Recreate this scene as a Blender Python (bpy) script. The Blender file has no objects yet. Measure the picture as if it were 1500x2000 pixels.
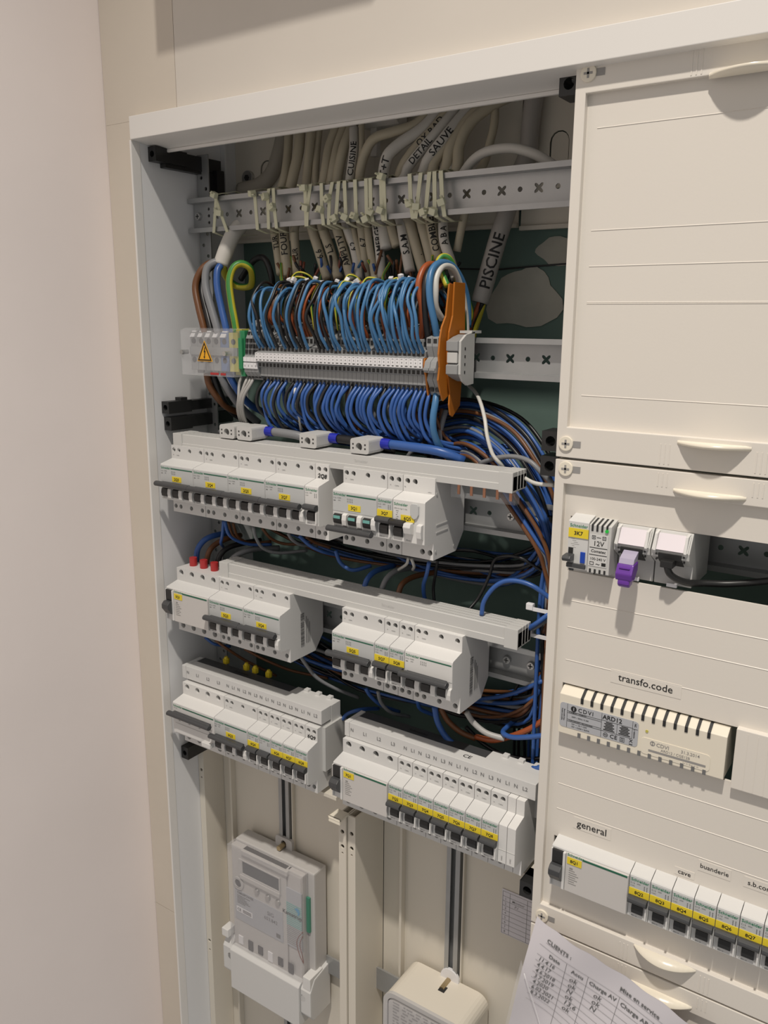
import bpy, bmesh, math, random
from mathutils import Vector, Matrix
from mathutils.geometry import tessellate_polygon

random.seed(11)
sc = bpy.context.scene
COL = sc.collection

# ------------------------------------------------------------------ camera
cam_d = bpy.data.cameras.new('camera')
cam_d.sensor_fit = 'HORIZONTAL'; cam_d.sensor_width = 36.0
cam_d.lens = 36.0 * 1634.2 / 1500.0
cam_d.clip_start = 0.01
cam = bpy.data.objects.new('camera', cam_d); COL.objects.link(cam)
cam.location = (0.7711, -0.6531, -0.1866)
cam.rotation_euler = (math.radians(76.8884), math.radians(-0.3648), math.radians(34.2957))
sc.camera = cam
# ------------------------------------------------------------------ world, lamp, exposure
wd = bpy.data.worlds.new('room_light'); sc.world = wd; wd.use_nodes = True
wd.node_tree.nodes['Background'].inputs[0].default_value = (0.80, 0.78, 0.76, 1)
wd.node_tree.nodes['Background'].inputs[1].default_value = 0.40
ld = bpy.data.lights.new('ceiling_lamp', 'SPOT')
ld.energy = 203; ld.color = (1.0, 0.93, 0.84); ld.shadow_soft_size = 0.035
ld.spot_size = math.radians(104); ld.spot_blend = 1.0
lo = bpy.data.objects.new('ceiling_lamp', ld); COL.objects.link(lo)
lo.location = (0.76, -0.95, 1.48)
lo.rotation_euler = (0, 0, 0)      # recessed downlight, pointing straight down
sc.view_settings.view_transform = 'Standard'; sc.view_settings.look = 'None'
sc.view_settings.gamma = 1; sc.view_settings.use_curve_mapping = False
sc.view_settings.exposure = 0.0

# ------------------------------------------------------------------ materials
MATS = {}
def mat(name, col, rough=0.5, metal=0.0, bump=0.0, bscale=300.0, var=0.0, vscale=20.0, alpha=1.0, spec=0.5, emit=None):
    m = bpy.data.materials.new(name); m.use_nodes = True
    nt = m.node_tree; b = nt.nodes['Principled BSDF']
    b.inputs['Base Color'].default_value = (*col, 1)
    b.inputs['Roughness'].default_value = rough
    b.inputs['Metallic'].default_value = metal
    b.inputs['Specular IOR Level'].default_value = spec
    b.inputs['Alpha'].default_value = alpha
    if bump or var:
        tc = nt.nodes.new('ShaderNodeTexCoord')
    if bump:
        n = nt.nodes.new('ShaderNodeTexNoise'); n.inputs['Scale'].default_value = bscale; n.inputs['Detail'].default_value = 3
        bp = nt.nodes.new('ShaderNodeBump'); bp.inputs['Strength'].default_value = bump; bp.inputs['Distance'].default_value = 0.001
        nt.links.new(tc.outputs['Object'], n.inputs['Vector']); nt.links.new(n.outputs['Fac'], bp.inputs['Height'])
        nt.links.new(bp.outputs['Normal'], b.inputs['Normal'])
    if var:
        n2 = nt.nodes.new('ShaderNodeTexNoise'); n2.inputs['Scale'].default_value = vscale; n2.inputs['Detail'].default_value = 4
        rmp = nt.nodes.new('ShaderNodeMapRange'); rmp.inputs['To Min'].default_value = 1 - var; rmp.inputs['To Max'].default_value = 1 + var
        mx = nt.nodes.new('ShaderNodeVectorMath'); mx.operation = 'SCALE'; mx.inputs[0].default_value = col
        nt.links.new(tc.outputs['Object'], n2.inputs['Vector']); nt.links.new(n2.outputs['Fac'], rmp.inputs['Value'])
        nt.links.new(rmp.outputs['Result'], mx.inputs['Scale']); nt.links.new(mx.outputs['Vector'], b.inputs['Base Color'])
    MATS[name] = m
    return m
mat('wall_white', (.89, .81, .78), .85, bump=.10, bscale=60, var=.05, vscale=6)
mat('wall_beige', (.64, .575, .49), .9, bump=.15, bscale=90, var=.06, vscale=9)
mat('wall_panel', (.66, .61, .545), .9, bump=.12, bscale=90, var=.05, vscale=8)
mat('green_board', (.135, .205, .178), .9, bump=.2, bscale=80, var=.12, vscale=14)
mat('plaster', (.46, .45, .39), .95, bump=.3, bscale=120, var=.15, vscale=40)
mat('sheet_white', (.765, .765, .768), .6, var=.02, vscale=5)
mat('frame_white', (.78, .755, .72), .42, var=.02, vscale=5)
mat('cover_cream', (.745, .70, .635), .40, bump=.04, bscale=500, var=.015, vscale=8)
mat('cream_gloss', (.80, .74, .62), .25)
mat('panel_cream', (.70, .65, .56), .5, var=.03, vscale=6)
mat('galv', (.40, .405, .405), .40, metal=.6, var=.10, vscale=60)
mat('steel', (.55, .55, .54), .3, metal=.9)
mat('brass', (.50, .40, .24), .35, metal=.9)
mat('copper', (.55, .22, .09), .35, metal=.8)
mat('black_plastic', (.018, .018, .018), .4)
mat('white_plastic', (.71, .70, .68), .42)
mat('grey_plastic', (.57, .565, .545), .5)
mat('lgrey_plastic', (.64, .635, .62), .48)
mat('face_grey', (.52, .53, .525), .45)
mat('terminal_grey', (.30, .305, .305), .55)
mat('dark_grey', (.055, .057, .06), .42)
mat('slot_dark', (.02, .02, .02), .6)
mat('screw_dark', (.16, .155, .15), .45, metal=.6)
mat('green_brand', (.01, .22, .10), .5)
mat('green_stripe', (.012, .12, .065), .5)
mat('label_yellow', (.80, .62, .03), .5)
mat('label_white', (.80, .79, .80), .5)
mat('label_lilac', (.76, .70, .74), .4)
mat('ink', (.012, .012, .012), .6)
mat('ink_grey', (.16, .16, .16), .6)
mat('ink_soft', (.30, .29, .28), .6)
mat('cable_cream', (.47, .42, .315), .5, var=.05, vscale=30)
mat('cable_white', (.60, .575, .53), .5)
mat('cable_grey', (.40, .375, .35), .5)
mat('cable_beige', (.40, .365, .31), .6)
mat('wire_blue', (.035, .105, .34), .36)
mat('wire_lblue', (.06, .185, .37), .38)
mat('wire_black', (.012, .012, .013), .38)
mat('wire_brown', (.15, .06, .022), .4)
mat('wire_orange', (.36, .085, .025), .4)
mat('wire_red', (.22, .06, .035), .4)
mat('wire_grey', (.22, .225, .235), .42)
mat('wire_lgrey', (.42, .41, .39), .42)
mat('wire_white', (.66, .645, .60), .4)
mat('wire_yellow', (.55, .48, .04), .4)
mat('wire_green', (.05, .24, .05), .4)
mat('tie', (.66, .65, .47), .4)
mat('ferrule_blue', (.02, .03, .42), .35)
mat('ferrule_red', (.42, .03, .03), .4)
mat('orange_plate', (.46, .145, .010), .55)
mat('green_term', (.03, .25, .10), .5)
mat('blue_term', (.12, .19, .36), .5)
mat('yellow_term', (.52, .47, .10), .5)
mat('sign_orange', (.85, .42, .02), .5)
mat('clear_tip', (.42, .38, .50), .12, spec=.8)
mat('purple', (.13, .035, .30), .3)
mat('paper', (.72, .69, .725), .85, bump=.1, bscale=40)
mat('clear', (.85, .85, .87), .08, alpha=.13, spec=.6)
mat('clear_meter', (.72, .70, .72), .12, alpha=.14, spec=.6)
mat('sleeve', (.85, .83, .84), .12, alpha=.25, spec=.7)
mat('lcd', (.07, .08, .085), .3)
mat('teal', (.16, .42, .38), .5)
mat('pcb_green', (.06, .24, .16), .4)
mat('cyan', (.02, .30, .52), .4)
mat('meter_grey', (.52, .505, .49), .5)
mat('meter_face', (.55, .53, .51), .5)
mat('silver_label', (.44, .45, .475), .4)
mat('led_green', (.02, .55, .06), .3)
mat('rcd_face', (.60, .575, .55), .45)
mat('blue_button', (.01, .06, .42), .3)

# ------------------------------------------------------------------ mesh helpers
class MB:
    def __init__(s): s.v = []; s.f = []; s.mi = []
    def add(s, vs, fs, m=0):
        n = len(s.v); s.v += [tuple(p) for p in vs]; s.f += [tuple(i + n for i in f) for f in fs]; s.mi += [m] * len(fs); return s
    def box(s, x0, x1, y0, y1, z0, z1, m=0):
        return s.add([(x, y, z) for x in (x0, x1) for y in (y0, y1) for z in (z0, z1)],
                     [(0, 1, 3, 2), (4, 6, 7, 5), (0, 4, 5, 1), (2, 3, 7, 6), (0, 2, 6, 4), (1, 5, 7, 3)], m)
    def prism(s, prof, a0, a1, axis='x', skip=(), m=0, caps=True):
        n = len(prof)
        def pt(p, a):
            return {'x': (a, p[0], p[1]), 'y': (p[0], a, p[1]), 'z': (p[0], p[1], a)}[axis]
        vs = [pt(p, a0) for p in prof] + [pt(p, a1) for p in prof]
        fs = [(i, (i + 1) % n, (i + 1) % n + n, i + n) for i in range(n) if i not in skip]
        if caps:
            t = tessellate_polygon([[Vector((p[0], p[1], 0)) for p in prof]])
            fs += [tuple(q) for q in t] + [tuple(i + n for i in q) for q in t]
        return s.add(vs, fs, m)
    def cyl(s, c, r, d, axis='y', n=14, r2=None, m=0, caps=True):
        r2 = r if r2 is None else r2
        vs = []
        for k, rr in ((0, r), (1, r2)):
            for i in range(n):
                a = 2 * math.pi * i / n; u, w = rr * math.cos(a), rr * math.sin(a)
                if axis == 'y': vs.append((c[0] + u, c[1] + k * d, c[2] + w))
                elif axis == 'x': vs.append((c[0] + k * d, c[1] + u, c[2] + w))
                else: vs.append((c[0] + u, c[1] + w, c[2] + k * d))
        fs = [(i, (i + 1) % n, (i + 1) % n + n, i + n) for i in range(n)]
        if caps: fs += [tuple(range(n)), tuple(range(n, 2 * n))]
        return s.add(vs, fs, m)
    def plate(s, outer, holes, y0, y1, m=0, back=True):
        """flat plate in x/z with real holes, y0 front, y1 back"""
        loops = [outer] + list(holes)
        flat = [p for l in loops for p in l]
        t = tessellate_polygon([[Vector((p[0], p[1], 0)) for p in l] for l in loops])
        n = len(flat)
        vs = [(p[0], y0, p[1]) for p in flat] + [(p[0], y1, p[1]) for p in flat]
        fs = [tuple(q) for q in t] + ([tuple(i + n for i in q) for q in t] if back else [])
        o = 0
        for l in loops:
            k = len(l)
            fs += [(o + i, o + (i + 1) % k, o + (i + 1) % k + n, o + i + n) for i in range(k)]
            o += k
        return s.add(vs, fs, m)
    def mesh(s, name, mats, smooth=False, bevel=0.0, merge=True):
        me = bpy.data.meshes.new(name); me.from_pydata(s.v, [], s.f)
        for m in (mats if isinstance(mats, (list, tuple)) else [mats]): me.materials.append(MATS[m])
        for p, i in zip(me.polygons, s.mi): p.material_index = i
        bm = bmesh.new(); bm.from_mesh(me)
        if merge: bmesh.ops.remove_doubles(bm, verts=bm.verts, dist=1e-6)
        bmesh.ops.recalc_face_normals(bm, faces=bm.faces)
        if bevel:
            es = [e for e in bm.edges if len(e.link_faces) == 2 and e.calc_face_angle(0) > .6]
            bmesh.ops.bevel(bm, geom=es, offset=bevel, segments=2, affect='EDGES', profile=.6, clamp_overlap=True)
        bm.to_mesh(me); bm.free()
        if smooth:
            for p in me.polygons: p.use_smooth = True
        return me
def obj(name, me, parent=None, loc=(0, 0, 0)):
    o = bpy.data.objects.new(name, me); COL.objects.link(o); o.location = loc
    if parent is not None: o.parent = parent
    return o
def part(name, mb, mats, parent=None, smooth=False, bevel=0.0, loc=(0, 0, 0)):
    return obj(name, mb.mesh(name, mats, smooth, bevel), parent, loc)
CACHE = {}
def shared(key, fn):
    if key not in CACHE: CACHE[key] = fn()
    return CACHE[key]
def tag(o, label, cat, group=None):
    o['label'] = label; o['category'] = cat
    if group: o['group'] = group
    return o
def thing(name, label, cat, loc=(0, 0, 0), group=None):
    o = bpy.data.objects.new(name, None); COL.objects.link(o); o.location = loc; o.empty_display_size = .01
    return tag(o, label, cat, group)
def struct(name, me, parent=None):
    o = obj(name, me, parent)
    if parent is None: o['kind'] = 'structure'
    return o
def circle(cx, cz, r, n=12, a0=0.0):
    return [(cx + r * math.cos(a0 + 2 * math.pi * i / n), cz + r * math.sin(a0 + 2 * math.pi * i / n)) for i in range(n)]
def rect(x0, x1, z0, z1): return [(x0, z0), (x1, z0), (x1, z1), (x0, z1)]
def rrect(x0, x1, z0, z1, r, n=5):
    pts = []
    for cx, cz, a in ((x1 - r, z1 - r, 0), (x0 + r, z1 - r, 90), (x0 + r, z0 + r, 180), (x1 - r, z0 + r, 270)):
        for i in range(n + 1):
            t = math.radians(a + 90 * i / n); pts.append((cx + r * math.cos(t), cz + r * math.sin(t)))
    return pts

# text as flat mesh lettering ---------------------------------------
TXT = {}
def text2d(s, size, bold=0.0, align='LEFT', shear=0.0, spacing=1.0):
    k = (s, bold, align, shear, spacing)
    if k not in TXT:
        c = bpy.data.curves.new('t', 'FONT'); c.body = s; c.size = 1.0; c.align_x = align; c.align_y = 'CENTER'
        c.resolution_u = 2; c.offset = bold; c.shear = shear; c.space_character = spacing
        o = bpy.data.objects.new('t', c)
        me = bpy.data.meshes.new_from_object(o)
        TXT[k] = ([(v.co.x, v.co.y) for v in me.vertices], [tuple(p.vertices) for p in me.polygons])
        bpy.data.objects.remove(o); bpy.data.meshes.remove(me)
    vs, fs = TXT[k]
    return [(x * size, y * size) for x, y in vs], fs
def put_text(mb, s, x, y, z, size, bold=0.0, align='LEFT', shear=0.0, rot=0.0, m=0, sx=1.0, spacing=1.0):
    vs, fs = text2d(s, size, bold, align, shear, spacing)
    c, n = math.cos(rot), math.sin(rot)
    return mb.add([(x + (u * c * sx - w * n), y, z + (u * n * sx + w * c)) for u, w in vs], fs, m)
def twidth(s, size, bold=0.0): 
    vs, _ = text2d(s, size, bold); return max(v[0] for v in vs) - min(v[0] for v in vs)
def fit(s, width, bold=0.0): return width / twidth(s, 1.0, bold)

# tubes --------------------------------------------------------------
def catmull(pts, per=7):
    P = [Vector(p) for p in pts]; P = [P[0] * 2 - P[1]] + P + [P[-1] * 2 - P[-2]]
    out = []
    for i in range(1, len(P) - 2):
        a, b, c, d = P[i - 1:i + 3]
        for k in range(per):
            t = k / per
            out.append(.5 * ((2 * b) + (c - a) * t + (2 * a - 5 * b + 4 * c - d) * t * t + (3 * b - a - 3 * c + d) * t ** 3))
    out.append(P[-2]); return out
def frames(path):
    T = []
    for i in range(len(path)):
        t = path[min(i + 1, len(path) - 1)] - path[max(i - 1, 0)]
        T.append(t.normalized() if t.length > 1e-9 else Vector((0, 0, 1)))
    n = Vector((0, -1, 0)); n = (n - T[0] * n.dot(T[0]))
    if n.length < 1e-3: n = Vector((1, 0, 0)) - T[0] * T[0].x
    n.normalize(); N = [n]
    for i in range(1, len(path)):
        n = N[-1] - T[i] * N[-1].dot(T[i]); n.normalize(); N.append(n)
    return T, N
def tube(mb, pts, r, sides=8, per=7, stripe=None, m=0, smooth_path=True):
    path = catmull(pts, per) if smooth_path else [Vector(p) for p in pts]
    T, N = frames(path); vs, fs = [], []; base = len(mb.f)
    for p, t, n in zip(path, T, N):
        b = t.cross(n)
        for k in range(sides):
            a = 2 * math.pi * k / sides; vs.append(p + n * (r * math.cos(a)) + b * (r * math.sin(a)))
    L = len(path); mi = []
    for i in range(L - 1):
        for k in range(sides):
            fs.append((i * sides + k, i * sides + (k + 1) % sides, (i + 1) * sides + (k + 1) % sides, (i + 1) * sides + k))
            mi.append(1 if stripe and k in stripe else m)
    fs += [tuple(range(sides)), tuple(range((L - 1) * sides, L * sides))]; mi += [m, m]
    mb.add(vs, fs); mb.mi[base:] = mi
    return path
def wire_mesh(pts, r, material, sides=8, per=7):
    mb = MB()
    if material == 'wire_gy':
        tube(mb, pts, r, sides, per, stripe=(1, 2, 5, 6)); return mb.mesh('wire', ['wire_yellow', 'wire_green'], True, merge=False)
    tube(mb, pts, r, sides, per); return mb.mesh('wire', material, True, merge=False)
def text_on_tube(mb, pts, r, s, at, size, m=0, flip=False):
    """ink wrapped on the round cable, reading along it"""
    path = catmull(pts, 14); d = [0.0]
    for a, b in zip(path, path[1:]): d.append(d[-1] + (b - a).length)
    vs, fs = text2d(s, size, .012, 'CENTER'); s0 = at * d[-1]; out = []
    view = Vector((.56, -.83, 0))
    for _ in range(2):          # refine the letters so that they can bend round the sheath
        nv, nf, mid = list(vs), [], {}
        def md(i, j):
            k = (min(i, j), max(i, j))
            if k not in mid: mid[k] = len(nv); nv.append(((vs[i][0] + vs[j][0]) / 2, (vs[i][1] + vs[j][1]) / 2))
            return mid[k]
        for f in fs:
            for q in range(1, len(f) - 1):
                a, b, c = f[0], f[q], f[q + 1]; ab, bc, ca = md(a, b), md(b, c), md(c, a)
                nf += [(a, ab, ca), (ab, b, bc), (ca, bc, c), (ab, bc, ca)]
        vs, fs = nv, nf
    for u, w in vs:
        q = s0 - u      # letters read upwards
        q = min(max(q, 0), d[-1]); i = 0
        while i < len(d) - 2 and d[i + 1] < q: i += 1
        f = (q - d[i]) / max(d[i + 1] - d[i], 1e-9); p = path[i].lerp(path[i + 1], f)
        t = (path[i + 1] - path[i]).normalized(); n = (view - t * view.dot(t)).normalized(); b = n.cross(t)
        a = max(-1.3, min(1.3, -w / r)); out.append(p + (n * math.cos(a) + b * math.sin(a)) * (r + .0003))
    mb.add(out, fs, m)

ONES = ['first', 'second', 'third', 'fourth', 'fifth', 'sixth', 'seventh', 'eighth', 'ninth', 'tenth', 'eleventh', 'twelfth', 'thirteenth', 'fourteenth', 'fifteenth', 'sixteenth', 'seventeenth', 'eighteenth', 'nineteenth']
TENS = {20: ('twentieth', 'twenty'), 30: ('thirtieth', 'thirty'), 40: ('fortieth', 'forty'), 50: ('fiftieth', 'fifty')}
def nth(k):      # k from 1
    if k < 20: return ONES[k - 1]
    t = k // 10 * 10
    return TENS[t][0] if k == t else TENS[t][1] + '-' + ONES[k - t - 1]
# ================================================================== SETTING
m = MB().box(-.12, -.05, -1.3, .02, -1.5, .75)
struct('wall_left', m.mesh('wall_left', 'wall_white', bevel=.004))
wf = struct('wall_front', MB().box(-.05, 1.3, .006, .02, .018, .75).box(-.05, -.001, .006, .02, -1.5, .018).mesh('wall_front', 'wall_panel'))
for x0, x1, z0, z1, mm in ((-.0495, -.0005, -1.5, -.9748, 'wall_beige'), (-.0495, -.0005, -.974, .018, 'wall_beige'),
                           (-.0495, .0645, .0182, .75, 'wall_beige'), (.0652, 1.3, .0208, .75, 'wall_panel')):
    part('panel', MB().box(x0, x1, 0, .0058, z0, z1), mm, wf)
wr = struct('wall_rear', MB().box(-.02, .78, .16, .18, -1.3, .08).mesh('wall_rear', 'green_board'))
def blob(cx, cz, rx, rz, seed, n=26):
    rr = random.Random(seed); ph = [rr.uniform(0, 6.28) for _ in range(4)]
    pts = []
    for i in range(n):
        a = 2 * math.pi * i / n
        k = 1 + .13 * math.sin(2 * a + ph[0]) + .10 * math.sin(3 * a + ph[1]) + .07 * math.sin(5 * a + ph[2]) + rr.uniform(-.03, .03)
        pts.append((cx + rx * k * math.cos(a), cz + rz * k * math.sin(a)))
    return pts
part('plaster_patch', MB().plate(blob(.391, -.168, .036, .033, 3), [], .1585, .1602), 'plaster', wr)
part('plaster_patch', MB().plate(blob(.424, -.122, .022, .013, 5), [], .1586, .1602), 'plaster', wr)
part('plaster_patch', MB().plate(blob(.10, -.20, .03, .02, 8), [], .1586, .1602), 'plaster', wr)
part('board_joint', MB().plate([(.30, -.1345), (.36, -.137), (.43, -.1335), (.48, -.133), (.48, -.1345), (.43, -.1352), (.36, -.1385), (.30, -.136)], [], .1580, .1602), 'slot_dark', wr)

# box on the wall above the cabinet (only its shadow reaches the picture)
wb = thing('wall_box', 'box fixed to the wall above the cabinet, its shadow falling on the wall', 'box', (.087, 0, .174))
part('body', MB().box(0, .262, -.065, -.0005, 0, .09), 'wall_panel', wb, bevel=.003)
part('lid', MB().box(.004, .258, -.069, -.0655, .004, .086), 'wall_panel', wb, bevel=.001)

# ================================================================== CABINET
cab = thing('electrical_cabinet', 'white sheet steel wall cabinet recessed in the wall, its left fields standing open', 'cabinet', (0, 0, -1.25))
cab.location = (0, 0, 0)
part('top_frame', MB().prism([(-.0095, -.0025), (-.0095, .0205), (.0, .0205), (.004, .018), (.004, .006), (.030, .003), (.032, -.0075), (.030, -.0065)], .0005, .95), 'frame_white', cab, bevel=.0006)
part('frame_lip', MB().box(.004, .95, .0305, .0335, -.0105, -.0075), 'frame_white', cab)
part('side_strip', MB().box(-.0015, .0012, -.0092, .003, -1.25, -.0028), 'frame_white', cab, bevel=.0008)
part('side_panel', MB().box(-.0012, .0005, .0031, .16, -1.25, .045), 'sheet_white', cab)
part('side_panel', MB().box(.765, .767, .0005, .16, -1.25, .045), 'sheet_white', cab)
part('top_plate', MB().box(-.0010, .767, .036, .16, .045, .047), 'sheet_white', cab)
part('corner_fold', MB().box(.0006, .0080, .125, .128, -.30, .04).box(.0006, .0014, .128, .16, -.72, .04), 'sheet_white', cab)
# beige back plates with oblong knock-outs
def oblong(cx, z0, z1, r, n=7):
    return [(cx + r * math.cos(math.pi * i / n), z1 - r + r * math.sin(math.pi * i / n)) for i in range(n + 1)] + \
           [(cx - r * math.cos(math.pi * i / n), z0 + r - r * math.sin(math.pi * i / n)) for i in range(n + 1)]
for x0, x1, z0, hs in ((.0015, .385, -.0985, ((.052, -.055, -.005), (.20, -.05, .02), (.30, -.05, .02))), (.388, .76, -.1015, ((.425, -.065, -.012), (.53, -.05, .02)))):
    p = part('back_plate', MB().plate(rect(x0, x1, z0, .044), [oblong(c, a, b, .010) for c, a, b in hs], .150, .152), 'panel_cream', cab)
    part('folded_edge', MB().box(x0, x1, .1465, .1499, z0, z0 + .004), 'panel_cream', p)
    for c, a, b in hs:
        part('knock_out', MB().plate(oblong(c, a + .001, b - .001, .0088), [], .1515, .153), 'panel_cream', p)
sc_ = part('washer', MB().cyl((.0236, .1455, -.0229), .0085, .004, n=20), 'steel', cab, smooth=False, bevel=.0006)
part('bolt_socket', MB().cyl((.0236, .1445, -.0229), .0036, .002, n=6), 'slot_dark', sc_)
# perforated uprights behind the rails
for x0 in (.0030,):
    hs = [circle(x0 + .006 + .007 * (k % 2), -.03 - .0125 * k, .0022, 8) for k in range(54)]
    part('upright', MB().plate(rect(x0, x0 + .018, -.715, -.005), hs, .084, .0855), 'galv', cab)
part('upright', MB().plate(rect(.478, .498, -.715, -.005), [circle(.488, -.03 - .0125 * k, .0025, 8) for k in range(54)], .084, .0855), 'galv', cab)
part('tray_shelf', MB().box(.0015, .249, .022, .079, -.7225, -.7185), 'panel_cream', cab)
part('tray_shelf', MB().box(.276, .499, .022, .079, -.7225, -.7185), 'panel_cream', cab)
# meter back panels with their galvanised hanging channels
for x0, x1, xc in ((.0015, .253, .125), (.276, .499, .375)):
    p = part('meter_panel', MB().box(x0, x1, .080, .083, -1.25, -.7228), 'panel_cream', cab)
    part('panel_fold', MB().box(x0 + .028, x0 + .031, .0715, .0799, -1.25, -.7228), 'panel_cream', p)
    part('panel_fold', MB().box(xc + .011, xc + .0125, .0745, .0799, -1.25, -.7228), 'panel_cream', p)
    part('hanging_channel', MB().box(xc - .0085, xc + .0085, .0788, .0798, -1.25, -.7228).box(xc - .0085, xc - .0075, .072, .0788, -1.25, -.7228).box(xc + .0075, xc + .0085, .072, .0788, -1.25, -.7228)
         .box(xc - .0075, xc - .003, .072, .073, -1.25, -.7228).box(xc + .003, xc + .0075, .072, .073, -1.25, -.7228), 'galv', p)
part('recessed_tag', MB().box(.155, .235, .0785, .0799, -.764, -.735), 'panel_cream', cab)
# posts with holes
def post(x0, x1, y0, z1, holes):
    xc = (x0 + x1) / 2
    return part('post', MB().plate(rect(x0, x1, -1.25, z1), [circle(xc, z, r, 12) for z, r in holes], y0, y0 + .002)
                .box(x0, x0 + .0015, y0 + .002, .0795, -1.25, z1).box(x1 - .0015, x1, y0 + .002, .0795, -1.25, z1), 'panel_cream', cab)
H = ((-.757, .0026), (-.776, .0027), (-.7845, .0014), (-1.05, .0026), (-1.07, .0014))
p1 = post(.2540, .2640, .020, -.735, H); post(.2650, .2755, .0225, -.735, H)
part('post_cap', MB().box(.250, .2665, .006, .0235, -.7355, -.7325).box(.250, .2665, .006, .0085, -.7395, -.7325), 'cream_gloss', p1, bevel=.0008)
post(.0010, .0105, .044, -.735, ((-.775, .0022), (-.786, .0014), (-1.04, .0026), (-1.055, .0018)))
part('small_clip', MB().box(.262, .275, .058, .0625, -.908, -.902), 'cream_gloss', cab, bevel=.0006)
# black hinge arms and bracket blocks
def bracket(x0, x1, y0, y1, z0, z1, hole=True, name='black_bracket'):
    o = part(name, MB().plate(rect(x0, x1, z0, z1), [circle((x0 + x1) / 2, (z0 + z1) / 2, min(x1 - x0, z1 - z0) * .28)] if hole else [], y0, y1), 'black_plastic', cab)
    return o
a = bracket(.0010, .0130, .014, .060, -.0215, -.0065); part('rib', MB().box(.0012, .0100, .03, .112, -.026, -.0215).box(.0012, .0110, .058, .115, -.0235, -.0075), 'black_plastic', a)
part('arm_foot', MB().box(.0012, .013, .09, .115, -.055, -.024).box(.013, .019, .10, .112, -.06, -.02), 'black_plastic', a)
part('screw', MB().cyl((.001, .0885, -.036), .003, .002, n=10), 'steel', a); part('screw', MB().cyl((.001, .0885, -.048), .0026, .002, n=10), 'steel', a)
a = bracket(.0010, .0130, .014, .05, -.2985, -.2845); part('rib', MB().box(.0012, .0120, .05, .12, -.297, -.2855).box(.0012, .0110, .035, .045, -.2845, -.281), 'black_plastic', a)
a = bracket(.0010, .0130, .0165, .05, -.3185, -.3030); part('rib', MB().box(.0012, .0120, .05, .12, -.317, -.3035), 'black_plastic', a)
bracket(.0010, .0130, .016, .05, -.7455, -.7290)
for z in (-.0095, -.2885, -.310, -.727):
    bracket(.4825, .4985, .0105, .034, z - .0085, z + .0085)

# ------------------------------------------------------------------ rails
def crossh(cx, cz, s=.0054):
    return [(cx + s * (.72 + .34 * math.cos(4 * (a - math.pi / 4))) * math.cos(a), cz + s * (.72 + .34 * math.cos(4 * (a - math.pi / 4))) * math.sin(a)) for a in [2 * math.pi * i / 24 for i in range(24)]]
def rail(z, x0, x1, xc, label, screws=()):
    t = thing('mounting_rail', label, 'rail', (0, 0, z), 'galvanised mounting rails')
    hs = []
    k = xc
    while k - .0365 > x0 + .02: k -= .0365
    while k < x1 - .03:
        if all(abs(k - s) > .022 for s, _ in screws): hs += [crossh(k, 0), circle(k + .0182, 0, .0024, 10)]
        k += .0365
    for e in (x0 + .024, x1 - .016): hs += [circle(e, q, .0018, 8) for q in (-.0075, .0, .0075)]
    part('web', MB().plate(rect(x0, x1, -.0135, .0135), hs, .0775, .0790), 'galv', t)
    for s in (1, -1):
        part('flange', MB().prism([(.0790, s * .0135), (.0790, s * .0150), (.0690, s * .0150), (.0690, s * .0190), (.0675, s * .0190), (.0675, s * .0140), (.0775, s * .0135)], x0, x1), 'galv', t)
    for sx, r in screws:
        q = part('screw', MB().cyl((sx, .0740, 0), .0040, .0034, n=16, r2=.0044), 'steel', t, bevel=.0004)
        part('cross_recess', MB().box(sx - .0025, sx + .0025, .0737, .0742, -.0005, .0005).box(sx - .0005, sx + .0005, .0737, .0742, -.0025, .0025), 'slot_dark', q)
    return t
rail(-.0735, .0020, .4975, .3658, 'top galvanised rail with cross holes that the cream cables are tied to', ((.0105, 0),))
rail(-.2240, .02, .4975, .3809, 'galvanised rail carrying the long row of terminal blocks')
rail(-.3760, .0020, .4975, .3833, 'galvanised rail behind the breakers tagged 2Q and 3Q', ((.4259, 0), (.4521, 0)))
rail(-.5255, .0020, .4975, .3800, 'galvanised rail behind the breakers tagged 5Q', ((.428, 0), (.4545, 0)))
rail(-.6750, .0020, .247, .10, 'galvanised rail behind the breakers tagged 6Q')
rail(-.6750, .270, .4975, .36, 'galvanised rail behind the breakers tagged 7Q')
rail(-.3760, .502, .76, .640, 'galvanised rail behind the slot of the right cover', ())

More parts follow.
